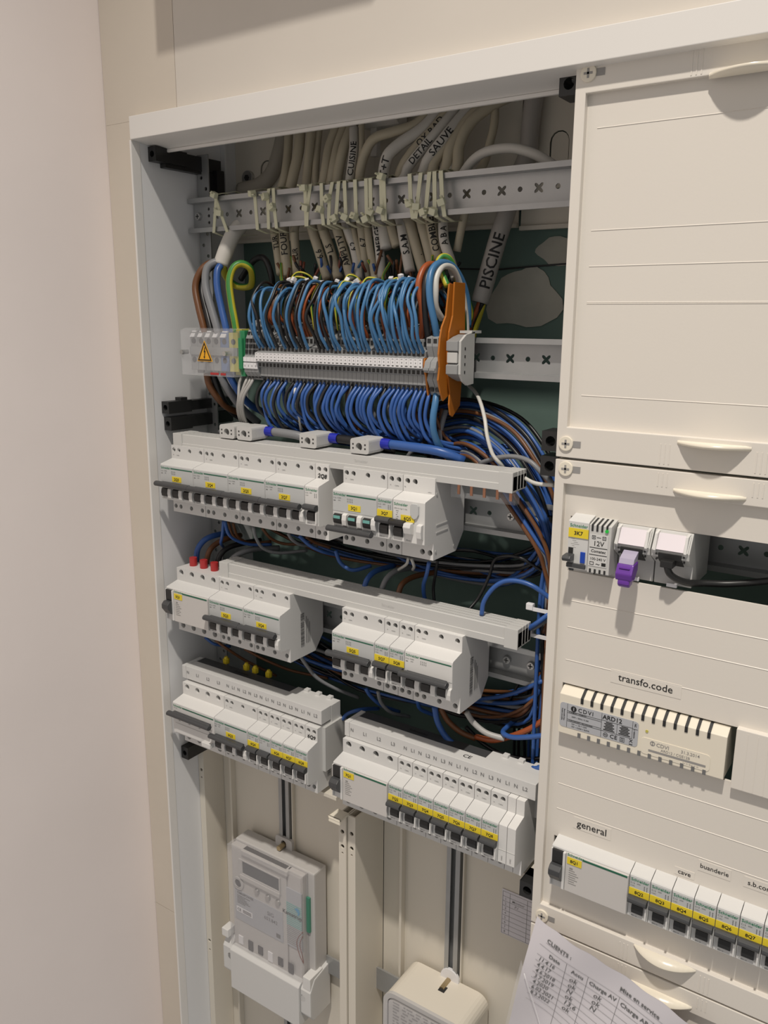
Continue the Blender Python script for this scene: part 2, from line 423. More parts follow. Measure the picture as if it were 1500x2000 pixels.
# ------------------------------------------------------------------ zip ties on the top rail
TIES = [(52, -54), (58, -74), (110, -56), (129, -61), (138, -73), (181, -56), (184, -75), (203, -80), (213, -68), (221, -89), (234, -89), (247, -89), (260, -91), (265, -86), (278, -85), (280, -54), (312, -80), (319, -84), (329, -88), (339, -88), (347, -80)]
WHERE = ['crossed over the thick white supply cable, upper one', 'crossed over the thick white supply cable, lower one']
for i, (x, z) in enumerate(TIES):
    x /= 1000; z /= 1000
    lean = random.uniform(-.004, .004)
    lab = ('pale nylon cable tie ' + WHERE[i]) if i < 2 else ('%s pale nylon cable tie from the left, looped around the top rail' % nth(i + 1))
    t = thing('cable_tie', lab, 'cable tie', (x, .0655, z), 'cable ties on the top rail')
    hw = .0021; zt = -.0735 + .0225 - z; zb = -.0735 - .0225 - z
    if i < 2: lean = (.012, -.013)[i]
    mb = MB()
    def band(pts):
        for (xa, ya, za), (xb, yb, zb_) in zip(pts, pts[1:]):
            mb.add([(xa - hw, ya, za), (xa + hw, ya, za), (xb + hw, yb, zb_), (xb - hw, yb, zb_), (xa - hw, ya + .0009, za + .0006), (xa + hw, ya + .0009, za + .0006), (xb + hw, yb + .0009, zb_ + .0006), (xb - hw, yb + .0009, zb_ + .0006)],
                   [(0, 1, 2, 3), (4, 5, 6, 7), (0, 1, 5, 4), (1, 2, 6, 5), (2, 3, 7, 6), (3, 0, 4, 7)])
    band([(lean, .048, zt - .002), (lean, .016, zt + .0015), (lean * .8, .000, zt - .002), (0, -.0012, 0), (-lean * .6, .000, zb + .002), (-lean * .6, .016, zb - .001), (-lean * .6, .048, zb + .002)])
    obj('strap', mb.mesh('strap', 'tie'), t)
    hd = part('head', MB().box(-.0036, .0036, -.0072, -.0010, -.0032, .0032), 'tie', t, bevel=.0008); hd.rotation_euler = (random.uniform(-.3, .3), random.uniform(-.5, .5), random.uniform(-.4, .4))
    tl = part('tail', MB().box(-.0013, .0013, -.0105, -.0055, -.0006, .0006), 'tie', t); tl.rotation_euler = (random.uniform(-.6, .3), 0, random.uniform(-.5, .5))
# ================================================================== MODULAR DEVICES
YN, YS, YB = -.0085, .0090, .0665
HOLES = {'1': ([4.7, 13.0], [4.7, 13.0], 2.7), '3': ([4.4, 12.8, 30.4, 48.4], [4.4, 12.8, 30.4, 48.4], 2.7), '4': ([8, 26, 44, 62], [8, 26, 44, 62], 3.7), '2': ([5, 13.5], [23.5, 32], 2.8), 'h': ([], [], 1)}
def body_mesh(w, hk, bodymat):
    top, bot, r = HOLES[hk]; r /= 1000
    prof = [(YS, .0425), (YS, .0268), (YN + .0008, .0228), (YN, .0218), (YN, -.0178), (YN + .001, -.0188), (YS - .001, -.0200), (YS - .001, -.0368), (.052, -.0368), (YB, -.019), (YB, .019), (.052, .0425)]
    skip = (0, 6) if top or bot else ()
    mb = MB().prism(prof, .0003, w - .0003, 'x', skip)
    if skip:
        for y, z0, z1, hz, xs in ((YS, .0268, .0425, .0372, top), (YS - .001, -.0368, -.0200, -.0298, bot)):
            outer = rect(.0003, w - .0003, z0, z1); hs = [circle(x / 1000, hz, r, 12) for x in xs]
            loops = [outer] + hs; flat = [p for l in loops for p in l]
            t = tessellate_polygon([[Vector((p[0], p[1], 0)) for p in l] for l in loops])
            mb.add([(p[0], y, p[1]) for p in flat], [tuple(q) for q in t])
            for x in xs: mb.cyl((x / 1000, y, hz), r, .0062, n=12, caps=False)
    return mb.mesh('body', bodymat)
def screw_mesh(r):
    mb = MB().cyl((0, 0, 0), r, .001, n=12).box(-r * .85, r * .85, -.0004, .0001, -.0004, .0004, 1)
    return mb.mesh('terminal_screw', ['screw_dark', 'slot_dark'])
def shape(key, fn): return shared(key, fn)
def bar_mesh(w, y=-.0146, r=.0031):
    prof = [(y + r * 1.25 * math.cos(a), r * math.sin(a)) for a in [2 * math.pi * i / 12 for i in range(12)]]
    return MB().prism(prof, -.0022, w - .0024).box(.003, w - .006, y + .002, YN + .0002, -.0022, .0022).mesh('toggle_bar', 'dark_grey', bevel=.0005)
def handle_mesh(matn='dark_grey'):
    prof = [(YN, -.0030), (YN - .0030, -.0036), (-.0148, -.0022), (-.0158, .0000), (-.0150, .0020), (YN - .0035, .0030), (YN, .0025)]
    return MB().prism(prof, .0004, .0166).mesh('toggle', matn, bevel=.0005)
def drum_mesh(w=.0095):
    prof = [(YN, -.0052), (YN - .0022, -.0040), (YN - .0030, .0), (YN - .0022, .0040), (YN, .0052)]
    return MB().prism(prof, 0, w).mesh('toggle_drum', 'black_plastic')
def cheek_mesh(w=.0052):
    prof = [(YN, -.0066), (YN - .0030, -.0052), (YN - .0038, .0), (YN - .0030, .0050), (YN, .0062)]
    return MB().prism(prof, 0, w).mesh('cheek', 'white_plastic')
def brand_mesh(width, s='Schneider'):
    mb = MB(); sz = fit(s, width, .008); put_text(mb, s, 0, 0, 0, sz, .008); return mb.mesh('brand_lettering', 'green_brand', merge=False)
def tag_part(t, s, x, z, w, h, size):
    lb = obj('label_tag', shape(('tag', w, h), lambda: MB().box(0, w, -.0004, 0, -h / 2, h / 2).mesh('label_tag', 'label_yellow')), t, (x, YN - .0004, z))
    lb['label'] = 'yellow label tag'
    def f():
        mb = MB(); put_text(mb, s, w / 2, 0, -.0002, size, .02, 'CENTER'); return mb.mesh('lettering', 'ink', merge=False)
    obj('lettering', shape(('tagtxt', s, w, size), f), lb, (0, -.00055, 0))
def fine_print(n, kind):
    mb = MB(); y = 0
    if kind == '1':
        put_text(mb, 'C13', .0012, y, .0152, .0022); put_text(mb, '6000', .0065, y, .0155, .0016); put_text(mb, 'iC40N', .0012, y, .0126, .0014)
        for k in range(2):
            for q in range(3): mb.box(.0128 + .0022 * k, .0135 + .0022 * k, y - .00005, y, .0112 + .0016 * q, .0122 + .0016 * q)
    else:
        put_text(mb, 'C16', .0012, y, .0148, .0021); put_text(mb, 'iC40N', .006, y, .0150, .0018); put_text(mb, '6000', .007, y, .0126, .0015); mb.box(.0015, .0040, y - .00005, y, .0118, .0125)
        for k in range(4):
            for q in range(2): mb.box(.0185 + .0019 * k, .0190 + .0019 * k, y - .00005, y, .0118 + .0023 * q, .0134 + .0023 * q)
    return mb.mesh('printed_marks', 'ink_grey', merge=False)
def bottom_print(w, poles):
    mb = MB(); put_text(mb, 'C40N-16', .002, YN - .0001, -.0165, .0017)
    for p in poles: mb.box(p - .0040, p + .0030, YS - .0012, YS - .0011, -.0222, -.0214)
    put_text(mb, 'N', .003, YS - .0001, .0312, .0018); put_text(mb, 'C40N', .0085, YS - .0001, .0308, .0019)
    return mb.mesh('printed_marks', 'ink_grey', merge=False)
def base_dev(name, label, cat, x0, z0, w, hk, bodymat, group):
    t = thing(name, label, cat, (x0, 0, z0), group)
    obj('body', shape(('body', w, hk, bodymat), lambda: body_mesh(w, hk, bodymat)), t)
    top, bot, r = HOLES[hk]
    me = shape(('scr', r), lambda: screw_mesh(r / 1000))
    for x in top: obj('terminal_screw', me, t, (x / 1000, YS + .0050, .0372))
    for x in bot: obj('terminal_screw', me, t, (x / 1000, YS + .0042, -.0298))
    return t
def side_barcode(t, w):
    mb = MB(); rr = random.Random(4); z = -.024
    while z < .014:
        h = rr.choice((.0004, .0008, .0013)); mb.box(w, w + .0001, .026, .032, z, z + h); z += h + rr.choice((.0005, .0009))
    for k in range(3): mb.box(w, w + .0001, .0355 + .0028 * k, .0364 + .0028 * k, -.022, .010 - .004 * k)
    obj('barcode_print', mb.mesh('barcode_print', 'ink_grey', merge=False), t)
def mcb(x0, z0, n, tagtxt, label, white=False, off=False, barcode=False, scribble=None, group='circuit breakers', tagz=None):
    w = .018 * n
    t = base_dev('circuit_breaker', label, 'circuit breaker', x0, z0, w, '1' if n == 1 else '3', 'white_plastic' if white else 'lgrey_plastic', group)
    fm = 'white_plastic' if white else 'face_grey'
    obj('face_plate', shape(('face', n, fm), lambda: MB().box(.0005, w - .0005, YN - .0004, YN, .0018, .0208).mesh('face_plate', fm)), t)
    obj('brand_lettering', shape(('brand', 15.2 if n == 1 else 15.5), lambda: brand_mesh(.0152)), t, (.0014, YN - .0006, .0186))
    obj('printed_marks', shape(('fp', n > 1), lambda: fine_print(n, '1' if n == 1 else '3')), t, (0, YN - .0006, 0))
    poles = [p / 1000 for p in ([9] if n == 1 else [7.2, 25.2, 43.2])]
    obj('printed_marks', shape(('bp', n), lambda: bottom_print(w, poles)), t)
    if n > 1:
        obj('stripe', shape(('stripe', n), lambda: MB().box(.0175, w - .0015, YN - .0006, YN - .0004, .0180, .0192).mesh('stripe', 'green_stripe')), t)
    drum = shape('drum', drum_mesh); ck = shape('cheek', cheek_mesh)
    if n == 1:
        obj('toggle', shape('handle', handle_mesh), t, (.0006, 0, .0012)); obj('toggle_drum', drum, t, (.0040, 0, -.0085))
        c = obj('latch', shape('latch', lambda: MB().box(0, .0016, YN - .0035, YN, -.007, .005).mesh('latch', 'white_plastic', bevel=.0004)), t, (.0156, 0, -.0085))
    else:
        zd = -.0102 if not off else -.0062
        for p in (2.4, 20.4, 38.4): obj('toggle_drum', drum, t, (p / 1000, 0, zd))
        for p in (13.6, 31.6, 48.6): obj('cheek', ck, t, (p / 1000, 0, zd))
        obj('toggle_bar', shape(('bar', n), lambda: bar_mesh(w)), t, (0, 0, .0004 if not off else -.0155))
        if off:
            for p in (2.4, 20.4, 38.4): obj('off_mark', shape('offmark', lambda: MB().box(.0008, .0087, YN - .0033, YN - .0024, .0006, .0034).mesh('off_mark', 'teal')), t, (p / 1000, 0, zd))
    if tagtxt:
        if n == 1: tag_part(t, tagtxt, .0003, .0070, .0174, .0066, .0042)
        else: tag_part(t, tagtxt, .0195, .0068, .0150, .0060, .0044)
    if barcode: side_barcode(t, w)
    if scribble:
        mb = MB(); put_text(mb, scribble, .009, YS - .0003, .0300, .0062, .03, 'CENTER', .2, -.06); obj('marker_writing', mb.mesh('marker_writing', 'ink', merge=False), t)
    return t
def rcd(x0, z0, tagtxt, label, group='residual current switches'):
    w = .072
    t = base_dev('residual_current_switch', label, 'switch', x0, z0, w, '4', 'lgrey_plastic', group)
    t_ = lambda k, f: shape(('rcd', k), f)
    obj('face_plate', t_('face', lambda: MB().box(.0145, .0715, YN - .0022, YN, -.0175, .0212).mesh('face_plate', 'rcd_face', bevel=.0006)), t)
    obj('switch_frame', t_('sf', lambda: MB().box(.0118, .0142, YN - .0030, YN, -.0170, .0205).box(.0002, .0014, YN - .002, YN, -.017, .0205).mesh('switch_frame', 'white_plastic', bevel=.0004)), t)
    sw = obj('switch_block', t_('sb', lambda: MB().box(.0014, .0118, YN - .0028, YN, .0075, .0205).mesh('switch_block', 'black_plastic', bevel=.0008)), t)
    obj('rocker', t_('rk', lambda: MB().prism([(YN, -.010), (YN - .004, -.009), (YN - .0095, -.0015), (YN - .0095, .0035), (YN - .006, .0068), (YN, .0072)], .0010, .0120).mesh('rocker', 'dark_grey', bevel=.0006)), t)
    obj('stripe', t_('st', lambda: MB().box(.0300, .0705, YN - .0025, YN - .0022, .0188, .0204).mesh('stripe', 'green_stripe')), t)
    obj('brand_lettering', shape(('brand', 15.5), lambda: brand_mesh(.0152)), t, (.0160, YN - .0024, .0204))
    lb = obj('label_tag', shape('rcdtag', lambda: MB().box(0, .0135, -.0004, 0, -.0038, .0030).mesh('label_tag', 'label_yellow')), t, (.0160, YN - .0023, .0150)); lb['label'] = 'yellow label tag'
    mb = MB(); put_text(mb, tagtxt, .0067, -.0006, -.0006, .0042, .02, 'CENTER'); obj('lettering', mb.mesh('lettering', 'ink', merge=False), lb)
    def fp():
        mb = MB()
        mb.box(.0185, .0215, -.0001, 0, .0062, .0078)
        for k in range(7): mb.box(.0180, .0235 + (k * 37 % 5) * .0009, -.00008, 0, .0045 - .0022 * k, .0052 - .0022 * k)
        return mb.mesh('printed_marks', 'ink_soft', merge=False)
    obj('printed_marks', t_('fp', fp), t, (0, YN - .0023, 0))
    return t

def row(x, z, items):
    for kind, kw in items:
        if kind == 'm': n = kw.pop('n'); mcb(x, z, n, kw.pop('tag'), kw.pop('label'), **kw); x += .018 * n
        elif kind == 'r': rcd(x, z, kw['tag'], kw['label']); x += .072
def M3(tagt, where, n=3, **k): return ('m', dict(n=n, tag=tagt, label=('three pole circuit breaker tagged %s %s' if n == 3 else 'slim single module circuit breaker tagged %s %s') % (tagt, where), **k))
# row A
row(.0192, -.376, [M3('2Q3', 'at the left end of its row'), M3('2Q4', 'with its toggle bar up'), M3('2Q5', 'with its toggle bar up'), M3('2Q7', 'with its toggle bar up'),
    ('m', dict(n=1, tag=None, label='slim white breaker with handwriting on its shoulder ending the 2Q row', white=True, scribble='2Q8'))])
row(.2710, -.376, [M3('3Q1', 'with its toggle bar switched down', off=True), M3('3Q7', 'beside the white breaker with a test button', 1)])
# row B
row(.0176, -.5255, [('r', dict(tag='5Q1', label='wide residual current switch tagged 5Q1 fed by wires with red sleeves')), M3('5Q3', 'between the wide switch and 5Q4'), M3('5Q4', 'with a barcode on its right side', barcode=True)])
row(.2686, -.5255, [M3('5Q5', 'at the left end of its group'), M3('5Q7', 'left of 5Q8', 1), M3('5Q8', 'right of 5Q7', 1),
    ('m', dict(n=3, tag=None, label='white three pole circuit breaker without a yellow tag ending the 5Q row', white=True, barcode=True))])
# row C left
row(.0177 + .072, -.675, [M3('6Q3', 'beside the white main switch'), M3('6Q4', 'right of 6Q3', 1), ('m', dict(n=1, tag=None, label='slim breaker without a tag between 6Q4 and 6Q6')), M3('6Q6', 'left of 6Q7', 1), M3('6Q7', 'between 6Q6 and 6Q8', 1), M3('6Q8', 'with handwriting on its shoulder', 1, barcode=True, scribble='6Q9')])
# row C right
row(.2686, -.675, [('r', dict(tag='7Q1', label='wide residual current switch tagged 7Q1 above the lower right compartment'))] + [M3('7Q%d' % k, 'in the lower right row', 1) for k in range(2, 9)])
for k in range(2):
    t = base_dev('filler_module', 'narrow blank white filler module %s' % ('beside breaker 7Q8', 'at the right end of the 7Q row')[k], 'filler', .2686 + .198 + .009 * k, -.675, .009, 'h', 'white_plastic', 'blank fillers')
    obj('printed_marks', shape('fillmark', lambda: put_text(MB(), '10402', .0045, YN - .0002, -.013, .0022, 0, 'CENTER', 0, math.pi / 2).mesh('printed_marks', 'ink_soft', merge=False)), t)
    obj('score_line', shape('fillscore', lambda: MB().box(.0003, .0087, YN - .0003, YN, -.0042, -.0038).mesh('score_line', 'grey_plastic')), t)
# row D inside the right cover
row(.5205, -.676, [('r', dict(tag='8Q1', label='wide residual current switch tagged 8Q1 set in the right cover'))] + [M3('8Q%d' % k, 'set in the slot of the right cover', 1) for k in range(2, 9)])

# white two module breaker with test button (6Q5) ------------------
t = base_dev('circuit_breaker', 'white two module breaker tagged 6Q5 with a grey test button', 'circuit breaker', .3430, -.376, .036, '2', 'white_plastic', 'circuit breakers')
obj('brand_lettering', shape(('brand', 15.5), lambda: brand_mesh(.0152)), t, (.0014, YN - .0003, .0178))
part('test_button', MB().plate([(.0205, .0185), (.0205, .0105), (.0222, .0070), (.0250, .0055), (.0278, .0070), (.0295, .0105), (.0295, .0185), (.0280, .0205), (.0220, .0205)], [], YN - .0020, YN), 'face_grey', t, bevel=.0005)
tag_part(t, '6Q5', .0095, .0052, .0150, .0060, .0044)
obj('toggle', shape('handleb', lambda: handle_mesh('black_plastic')), t, (-.0012, 0, .0005)); obj('toggle_drum', shape('drum', drum_mesh), t, (.0022, 0, -.0088))
part('white_toggle', MB().prism([(YN, -.010), (YN - .005, -.0085), (YN - .007, -.002), (YN - .0055, .0015), (YN, .002)], .0155, .0235), 'white_plastic', t, bevel=.0006)
part('white_guard', MB().prism([(YN, -.0135), (YN - .0042, -.0115), (YN - .0052, -.005), (YN - .0042, .0010), (YN, .002)], .0290, .0345), 'white_plastic', t, bevel=.0006)
mb = MB(); put_text(mb, 'DPN N Vigi C 10A', .0014, YN - .0001, .0135, .0019)
for k in range(5): mb.box(.0035 + .0009 * (k % 2), .0065 - .0007 * (k % 3), YN - .0001, YN, .0110 - .0019 * k, .0115 - .0019 * k)
put_text(mb, '30mA', .0150, YN - .0001, -.0160, .0023); put_text(mb, 'N', .0015, YS - .0001, .0312, .0022); put_text(mb, 'A9D31', .0280, YS - .0001, .0286, .0015); put_text(mb, 'N', .0185, YS - .0011, -.0222, .002)
obj('printed_marks', mb.mesh('printed_marks', 'ink_grey', merge=False), t)
part('side_rib', MB().box(.0360, .0363, .012, .034, -.0030, -.0020).box(.0360, .0363, .012, .034, -.0105, -.0095), 'white_plastic', t)
for y, z in ((.012, .0275), (.012, -.0285), (.047, -.0300)): part('rivet', MB().cyl((.0360, y, z), .0014, .0003, 'x', 10), 'grey_plastic', t)

# white main switch with long bar (6Q row) -------------------------
t = base_dev('main_switch', 'white four pole switch with a long grey toggle bar left of 6Q3', 'switch', .0177, -.675, .072, '4', 'white_plastic', 'main switches')
obj('stripe', MB().box(.0170, .0705, YN - .0004, YN - .0001, .0178, .0190).mesh('stripe', 'green_stripe'), t)
obj('brand_lettering', shape(('brand', 15.5), lambda: brand_mesh(.0152)), t, (.0012, YN - .0003, .0186))
obj('toggle_bar', bar_mesh(.072), t, (0, 0, .0095))
mb = MB()
for k in range(4):
    put_text(mb, 'OFF', .009 + .0175 * k, YN - .0001, .0028, .0022); mb.box(.0095 + .0175 * k, .0125 + .0175 * k, YN - .0001, YN, -.0004, .0002)
put_text(mb, 'iSW 63A', .0015, YN - .0001, .0155, .0018); put_text(mb, '0', .012, YN - .0001, -.0085, .004); put_text(mb, 'I', .020, YN - .0001, -.0085, .004)
obj('printed_marks', mb.mesh('printed_marks', 'ink_grey', merge=False), t)
part('lower_plate', MB().box(.004, .068, YN - .0006, YN, -.0165, -.0042), 'white_plastic', t)
part('test_tab', MB().box(.0545, .0690, YN - .0060, YN, -.0185, -.0125), 'white_plastic', t, bevel=.0008)

# ------------------------------------------------------------------ comb busbars
def comb(x0, x1, z1, z0, yf, label, teeth=None):
    t = thing('comb_busbar', label, 'busbar', (x0, 0, z0), 'grey comb busbars'); L = x1 - x0; H = z1 - z0
    prof = [(yf, 0), (yf, H * .36), (yf + .0008, H * .38), (yf + .0008, H - .0006), (yf + .0016, H)]
    for k in range(4):
        a = yf + .0040 + .0062 * k; prof += [(a, H), (a, H - .0018), (a + .0012, H - .0018), (a + .0012, H)]
    prof += [(yf + .0270, H), (yf + .0270, .002), (yf + .006, 0)]
    part('housing', MB().prism(prof, .014, L - .014), 'grey_plastic', t)
    for a, b, side in ((0, .0138, 0), (L - .0138, L, 1)):
        mb = MB().box(a, b, yf - .0010, yf + .0085, -.0015, H + .0006)
        for k in range(3): mb.box(a, b, yf + .0098 + .0062 * k, yf + .0148 + .0062 * k, -.0010, H + .0006)
        mb.box(a + (.002 if side else 0), b - (0 if side else .002), yf, yf + .028, 0, H - .003)
        part('end_cap', mb, 'grey_plastic', t, bevel=.0005)
    mb = MB(); put_text(mb, 'Schneider', L * .60, yf + .0006, H * .64, .0040, 0, 'LEFT'); mb.box(L * .42, L * .42 + .0012, yf + .0006, yf + .0007, H * .68, H * .72)
    obj('moulded_lettering', mb.mesh('moulded_lettering', 'grey_plastic', merge=False), t)
    if teeth:
        part('clear_strip', MB().box(teeth[0] - x0, teeth[1] - x0, yf + .012, yf + .020, -.0150, -.0002), 'clear', t)
        k = teeth[0] + .005
        while k < teeth[1] - .003:
            part('tooth', MB().box(k - x0, k - x0 + .0030, yf + .0150, yf + .0165, -.0125, .001), 'copper', t, bevel=.0004); k += .0135
comb(.0225, .4575, -.3200, -.3365, .0105, 'long grey comb busbar feeding the 2Q and 3Q breakers, copper teeth at its right end', (.388, .455))
comb(.0850, .4670, -.4660, -.4838, .0150, 'long grey comb busbar feeding the 5Q breakers')
def bar_cover(x0, x1, z1, z0, label, ce=None):
    t = thing('busbar_block', label, 'busbar', (x0, 0, z0), 'lettered busbar covers'); L = x1 - x0; H = z1 - z0; yf = .0150
    part('end_piece', MB().box(0, .0060, yf - .0004, .046, 0, H), 'lgrey_plastic', t, bevel=.0005)
    part('cover', MB().box(.0063, L, yf, .0330, 0, H), 'lgrey_plastic', t, bevel=.0005)
    part('back_profile', MB().box(.0063, L * .72, .0331, .048, -.010, H - .0008), 'dark_grey', t)
    b = part('clip_block', MB().box(L * .72, L, .0331, .050, -.030, H - .0005), 'lgrey_plastic', t, bevel=.0005)
    for k in range(3): part('clip', MB().box(L * (.78 + .075 * k), L * (.78 + .075 * k) + .006, .044, .050, H - .0010, H + .0025), 'lgrey_plastic', b, bevel=.0004)
    if x1 < .3: part('side_bracket', MB().prism([(.018, -.058), (.018, -.004), (.050, -.004), (.062, -.012), (.062, -.05), (.05, -.058)], L - .0012, L + .003), 'grey_plastic', t)
    mb = MB(); xs = [(.0078, 'N'), (.0245, 'L1'), (.0425, 'L2'), (.0605, 'L3')] + [(.0765 + .009 * k, ('N', 'L1', 'N', 'L2', 'N', 'L3')[k % 6]) for k in range(16)]
    for x, s in xs: put_text(mb, s, x, yf - .0003, H * .52, .0056, .006)
    obj('lettering', mb.mesh('lettering', 'ink_grey', merge=False), t)
    mb = MB(); vs, fs = text2d('Schneider', .006, .01)
    mb.add([(L * .30 + u, .040 - 0 + w, H - .0006) for u, w in vs], fs); obj('brand_lettering', mb.mesh('brand_lettering', 'ink', merge=False), t)
    if ce:
        mb = MB(); vs, fs = text2d('CE', .008, .01); mb.add([(L * .63 + u, .024 + w, H + .0002) for u, w in vs], fs); obj('ce_mark', mb.mesh('ce_mark', 'ink', merge=False), t)
bar_cover(.0120, .2345, -.6130, -.6300, 'white lettered busbar cover along the top of the 6Q row')
bar_cover(.2670, .4920, -.6150, -.6320, 'white lettered busbar cover with a CE mark along the top of the 7Q row', True)
for k, x in enumerate((.048, .083, .098, .12)):
    tag(part('yellow_cap', MB().cyl((x, .056, -.6165), .0042, .006, 'z', 8).cyl((x, .056, -.6105), .003, .003, 'z', 8, r2=.002), 'label_yellow'), '%s small yellow plastic cap from the left behind the 6Q busbar cover' % nth(k + 1), 'cap', 'yellow caps behind the busbar')
# ================================================================== RIGHT FIELD COVERS
YP = .0055   # recessed face of a cover
def cover(z1, z0, label, slots, lines, grips, screws, rim_t=.0205, rim_b=.0255):
    t = thing('cover_panel', label, 'cover', (.5, 0, z0), 'cream covers of the right field'); H = z1 - z0; W = .2495
    L = lambda z: z - z0
    i = (.0088, W - .0088, rim_b, H - rim_t)
    part('rim', MB().plate(rect(.0004, W, .0004, H - .0004), [rect(*i)], 0, .012, back=True), 'cover_cream', t, bevel=.0006)
    part('face', MB().plate(rect(i[0] - .0006, i[1] + .0006, i[2] - .0006, i[3] + .0006), [rect(a - .5, b - .5, L(c), L(d)) for a, b, c, d in slots], YP, .0082), 'cover_cream', t)
    for z in lines:
        part('break_line', MB().prism([(YP - .0004, L(z)), (YP + .0002, L(z) + .0007), (YP + .0002, L(z) - .0007)], .0175, W - .0175), 'cover_cream', t)
    for z, up in grips:      # curved finger grip with its fluted pads
        zz = L(z); pts = []
        n = 14
        prof = [(.0985 + .0535 * k / n, -.0140 * math.sin(math.pi * k / n) ** .8 - .0003) for k in range(n + 1)]
        mb = MB(); top = [(x, y, zz + .0011) for x, y in prof]; bot = [(x, min(y + .0015, .0), zz - .0012) for x, y in prof]
        bk = [(x, .0005, zz + .0020) for x, y in prof]; bk2 = [(x, .0005, zz - .0020) for x, y in prof]
        N = n + 1; vs = bk + top + bot + bk2; fs = []
        for r in range(3):
            for k in range(n): fs.append((r * N + k, r * N + k + 1, (r + 1) * N + k + 1, (r + 1) * N + k))
        mb.add(vs, fs); part('finger_grip', mb, 'cream_gloss', t, smooth=True)
        zl, zh = (zz + .0020, H - .0030) if up else (.0030, zz - .0020)
        for s in (.0862, .0897, .0932, .1560, .1595, .1630):
            part('flute', MB().cyl((s, .0004, zl), .0008, zh - zl, 'z', 6), 'cover_cream', t)
    for x, z in screws:
        sc1 = part('turn_screw', MB().cyl((x - .5, -.0016, L(z)), .0062, .0022, n=24), 'cream_gloss', t, bevel=.0006)
        part('cross_recess', MB().box(x - .5 - .0034, x - .5 + .0034, -.0019, -.0012, L(z) - .0008, L(z) + .0008).box(x - .5 - .0008, x - .5 + .0008, -.0019, -.0012, L(z) - .0034, L(z) + .0034), 'ink_soft', sc1)
        part('screw_notch', MB().box(x - .5 + .0060, x - .5 + .0125, -.0004, .0004, L(z) - .0026, L(z) + .0026), 'ink_soft', t)
    return t, L
c1, L1 = cover(-.0005, -.2995, 'upper blank cream cover panel of the right field', [], (-.0455, -.1198, -.1467, -.1742, -.1752, -.2478),
               ((-.0215, True), (-.2790, False)), ((.5105, -.0075), (.5090, -.2875)))
c2, L2 = cover(-.3008, -.7495, 'middle cream cover panel with device slots cut in it', [(.5145, .735, -.3975, -.3492), (.5160, .735, -.5485, -.5005), (.5165, .737, -.7000, -.6530)],
               (-.4238, -.4480, -.4785, -.5735, -.5990, -.6245), ((-.3165, True), (-.7290, False)), ((.5100, -.3085), (.5115, -.7380)), rim_b=.0230)
c3, L3 = cover(-.7508, -1.05, 'lower cream cover panel behind the paper sheet', [], (-.83, -.86), ((-.7665, True),), ((.5105, -.7585),))
def sticker(t, L, x0, x1, z0, z1, s, size, m='cover_cream'):
    st = part('sticker', MB().box(x0 - .5, x1 - .5, YP - .0003, YP, L(z0), L(z1)), m, t); st['label'] = 'printed sticker'
    mb = MB(); put_text(mb, s, (x0 + x1) / 2 - .5, YP - .0005, L((z0 + z1) / 2), size, .006, 'CENTER'); obj('lettering', mb.mesh('lettering', 'ink', merge=False), st)
sticker(c2, L2, .5585, .6175, -.4890, -.4770, 'transfo.code', fit('transfo.code', .0455, .006))
sticker(c2, L2, .5340, .5690, -.6385, -.6270, 'general', fit('general', .0275, .006))
sticker(c2, L2, .6255, .6420, -.6475, -.6405, 'cave', fit('cave', .0105, .006))
sticker(c2, L2, .6440, .6700, -.6365, -.6265, 'buanderie', fit('buanderie', .0225, .006))
sticker(c2, L2, .6800, .7050, -.6365, -.6270, 's.b.com', fit('s.b.com', .0185, .006))
bp = part('blanking_plate', MB().box(.1630, .236, -.0005, .0080, L2(-.5505), L2(-.4990)), 'cover_cream', c2, bevel=.0006)
for k in range(9): part('break_groove', MB().box(.1715 + .0075 * k, .1720 + .0075 * k, -.0007, -.0004, L2(-.5495), L2(-.5015)), 'cover_cream', bp)

# ------------------------------------------------------------------ devices in the upper slot
t = base_dev('circuit_breaker', 'slim breaker tagged 3K7 with a blue button beside the 12V supply', 'circuit breaker', .5185, -.372, .018, '1', 'lgrey_plastic', 'circuit breakers')
obj('brand_lettering', shape(('brand', 15.5), lambda: brand_mesh(.0152)), t, (.0014, YN - .0003, .0186))
tag_part(t, '3K7', .0006, .0125, .0172, .0078, .0046)
part('blue_button', MB().box(.0118, .0160, YN - .0010, YN, -.0125, -.0030), 'blue_button', t, bevel=.0004)
part('toggle_slot', MB().box(.0012, .0052, YN - .0006, YN, -.0070, -.0005), 'slot_dark', t)
part('toggle', MB().prism([(YN, -.0115), (YN - .009, -.0105), (YN - .0105, -.0080), (YN - .009, -.0060), (YN, -.0055)], -.0006, .0065), 'dark_grey', t, bevel=.0006)
part('bar_lower', MB().box(.0005, .0170, YN - .0024, YN, -.0172, -.0135), 'dark_grey', t, bevel=.0006)
mb = MB(); put_text(mb, 'TEST', .0120, YN - .0002, -.0145, .0015)
for k in range(6): mb.box(.003 + .0011 * (k % 3), .006 + .0014 * (k % 4), YN - .0001, YN, .0072 - .0015 * k, .0075 - .0015 * k)
obj('printed_marks', mb.mesh('printed_marks', 'ink_soft', merge=False), t)
ps = thing('power_supply', 'white 12V power supply module with a green lamp and vent slots', 'power supply', (.5368, 0, -.372))
prof = [(YS, .0425), (YS, .0248), (.004, .0248), (YN - .001, .0215), (YN - .001, -.0190), (YS, -.0215), (YS, -.0368), (.06, -.0368), (.06, .0425)]
part('body', MB().prism(prof, .0001, .0186), 'grey_plastic', ps, bevel=.0004)
part('face_plate', MB().box(.0012, .0165, YN - .0014, YN - .0010, -.0130, .0135), 'lgrey_plastic', ps)
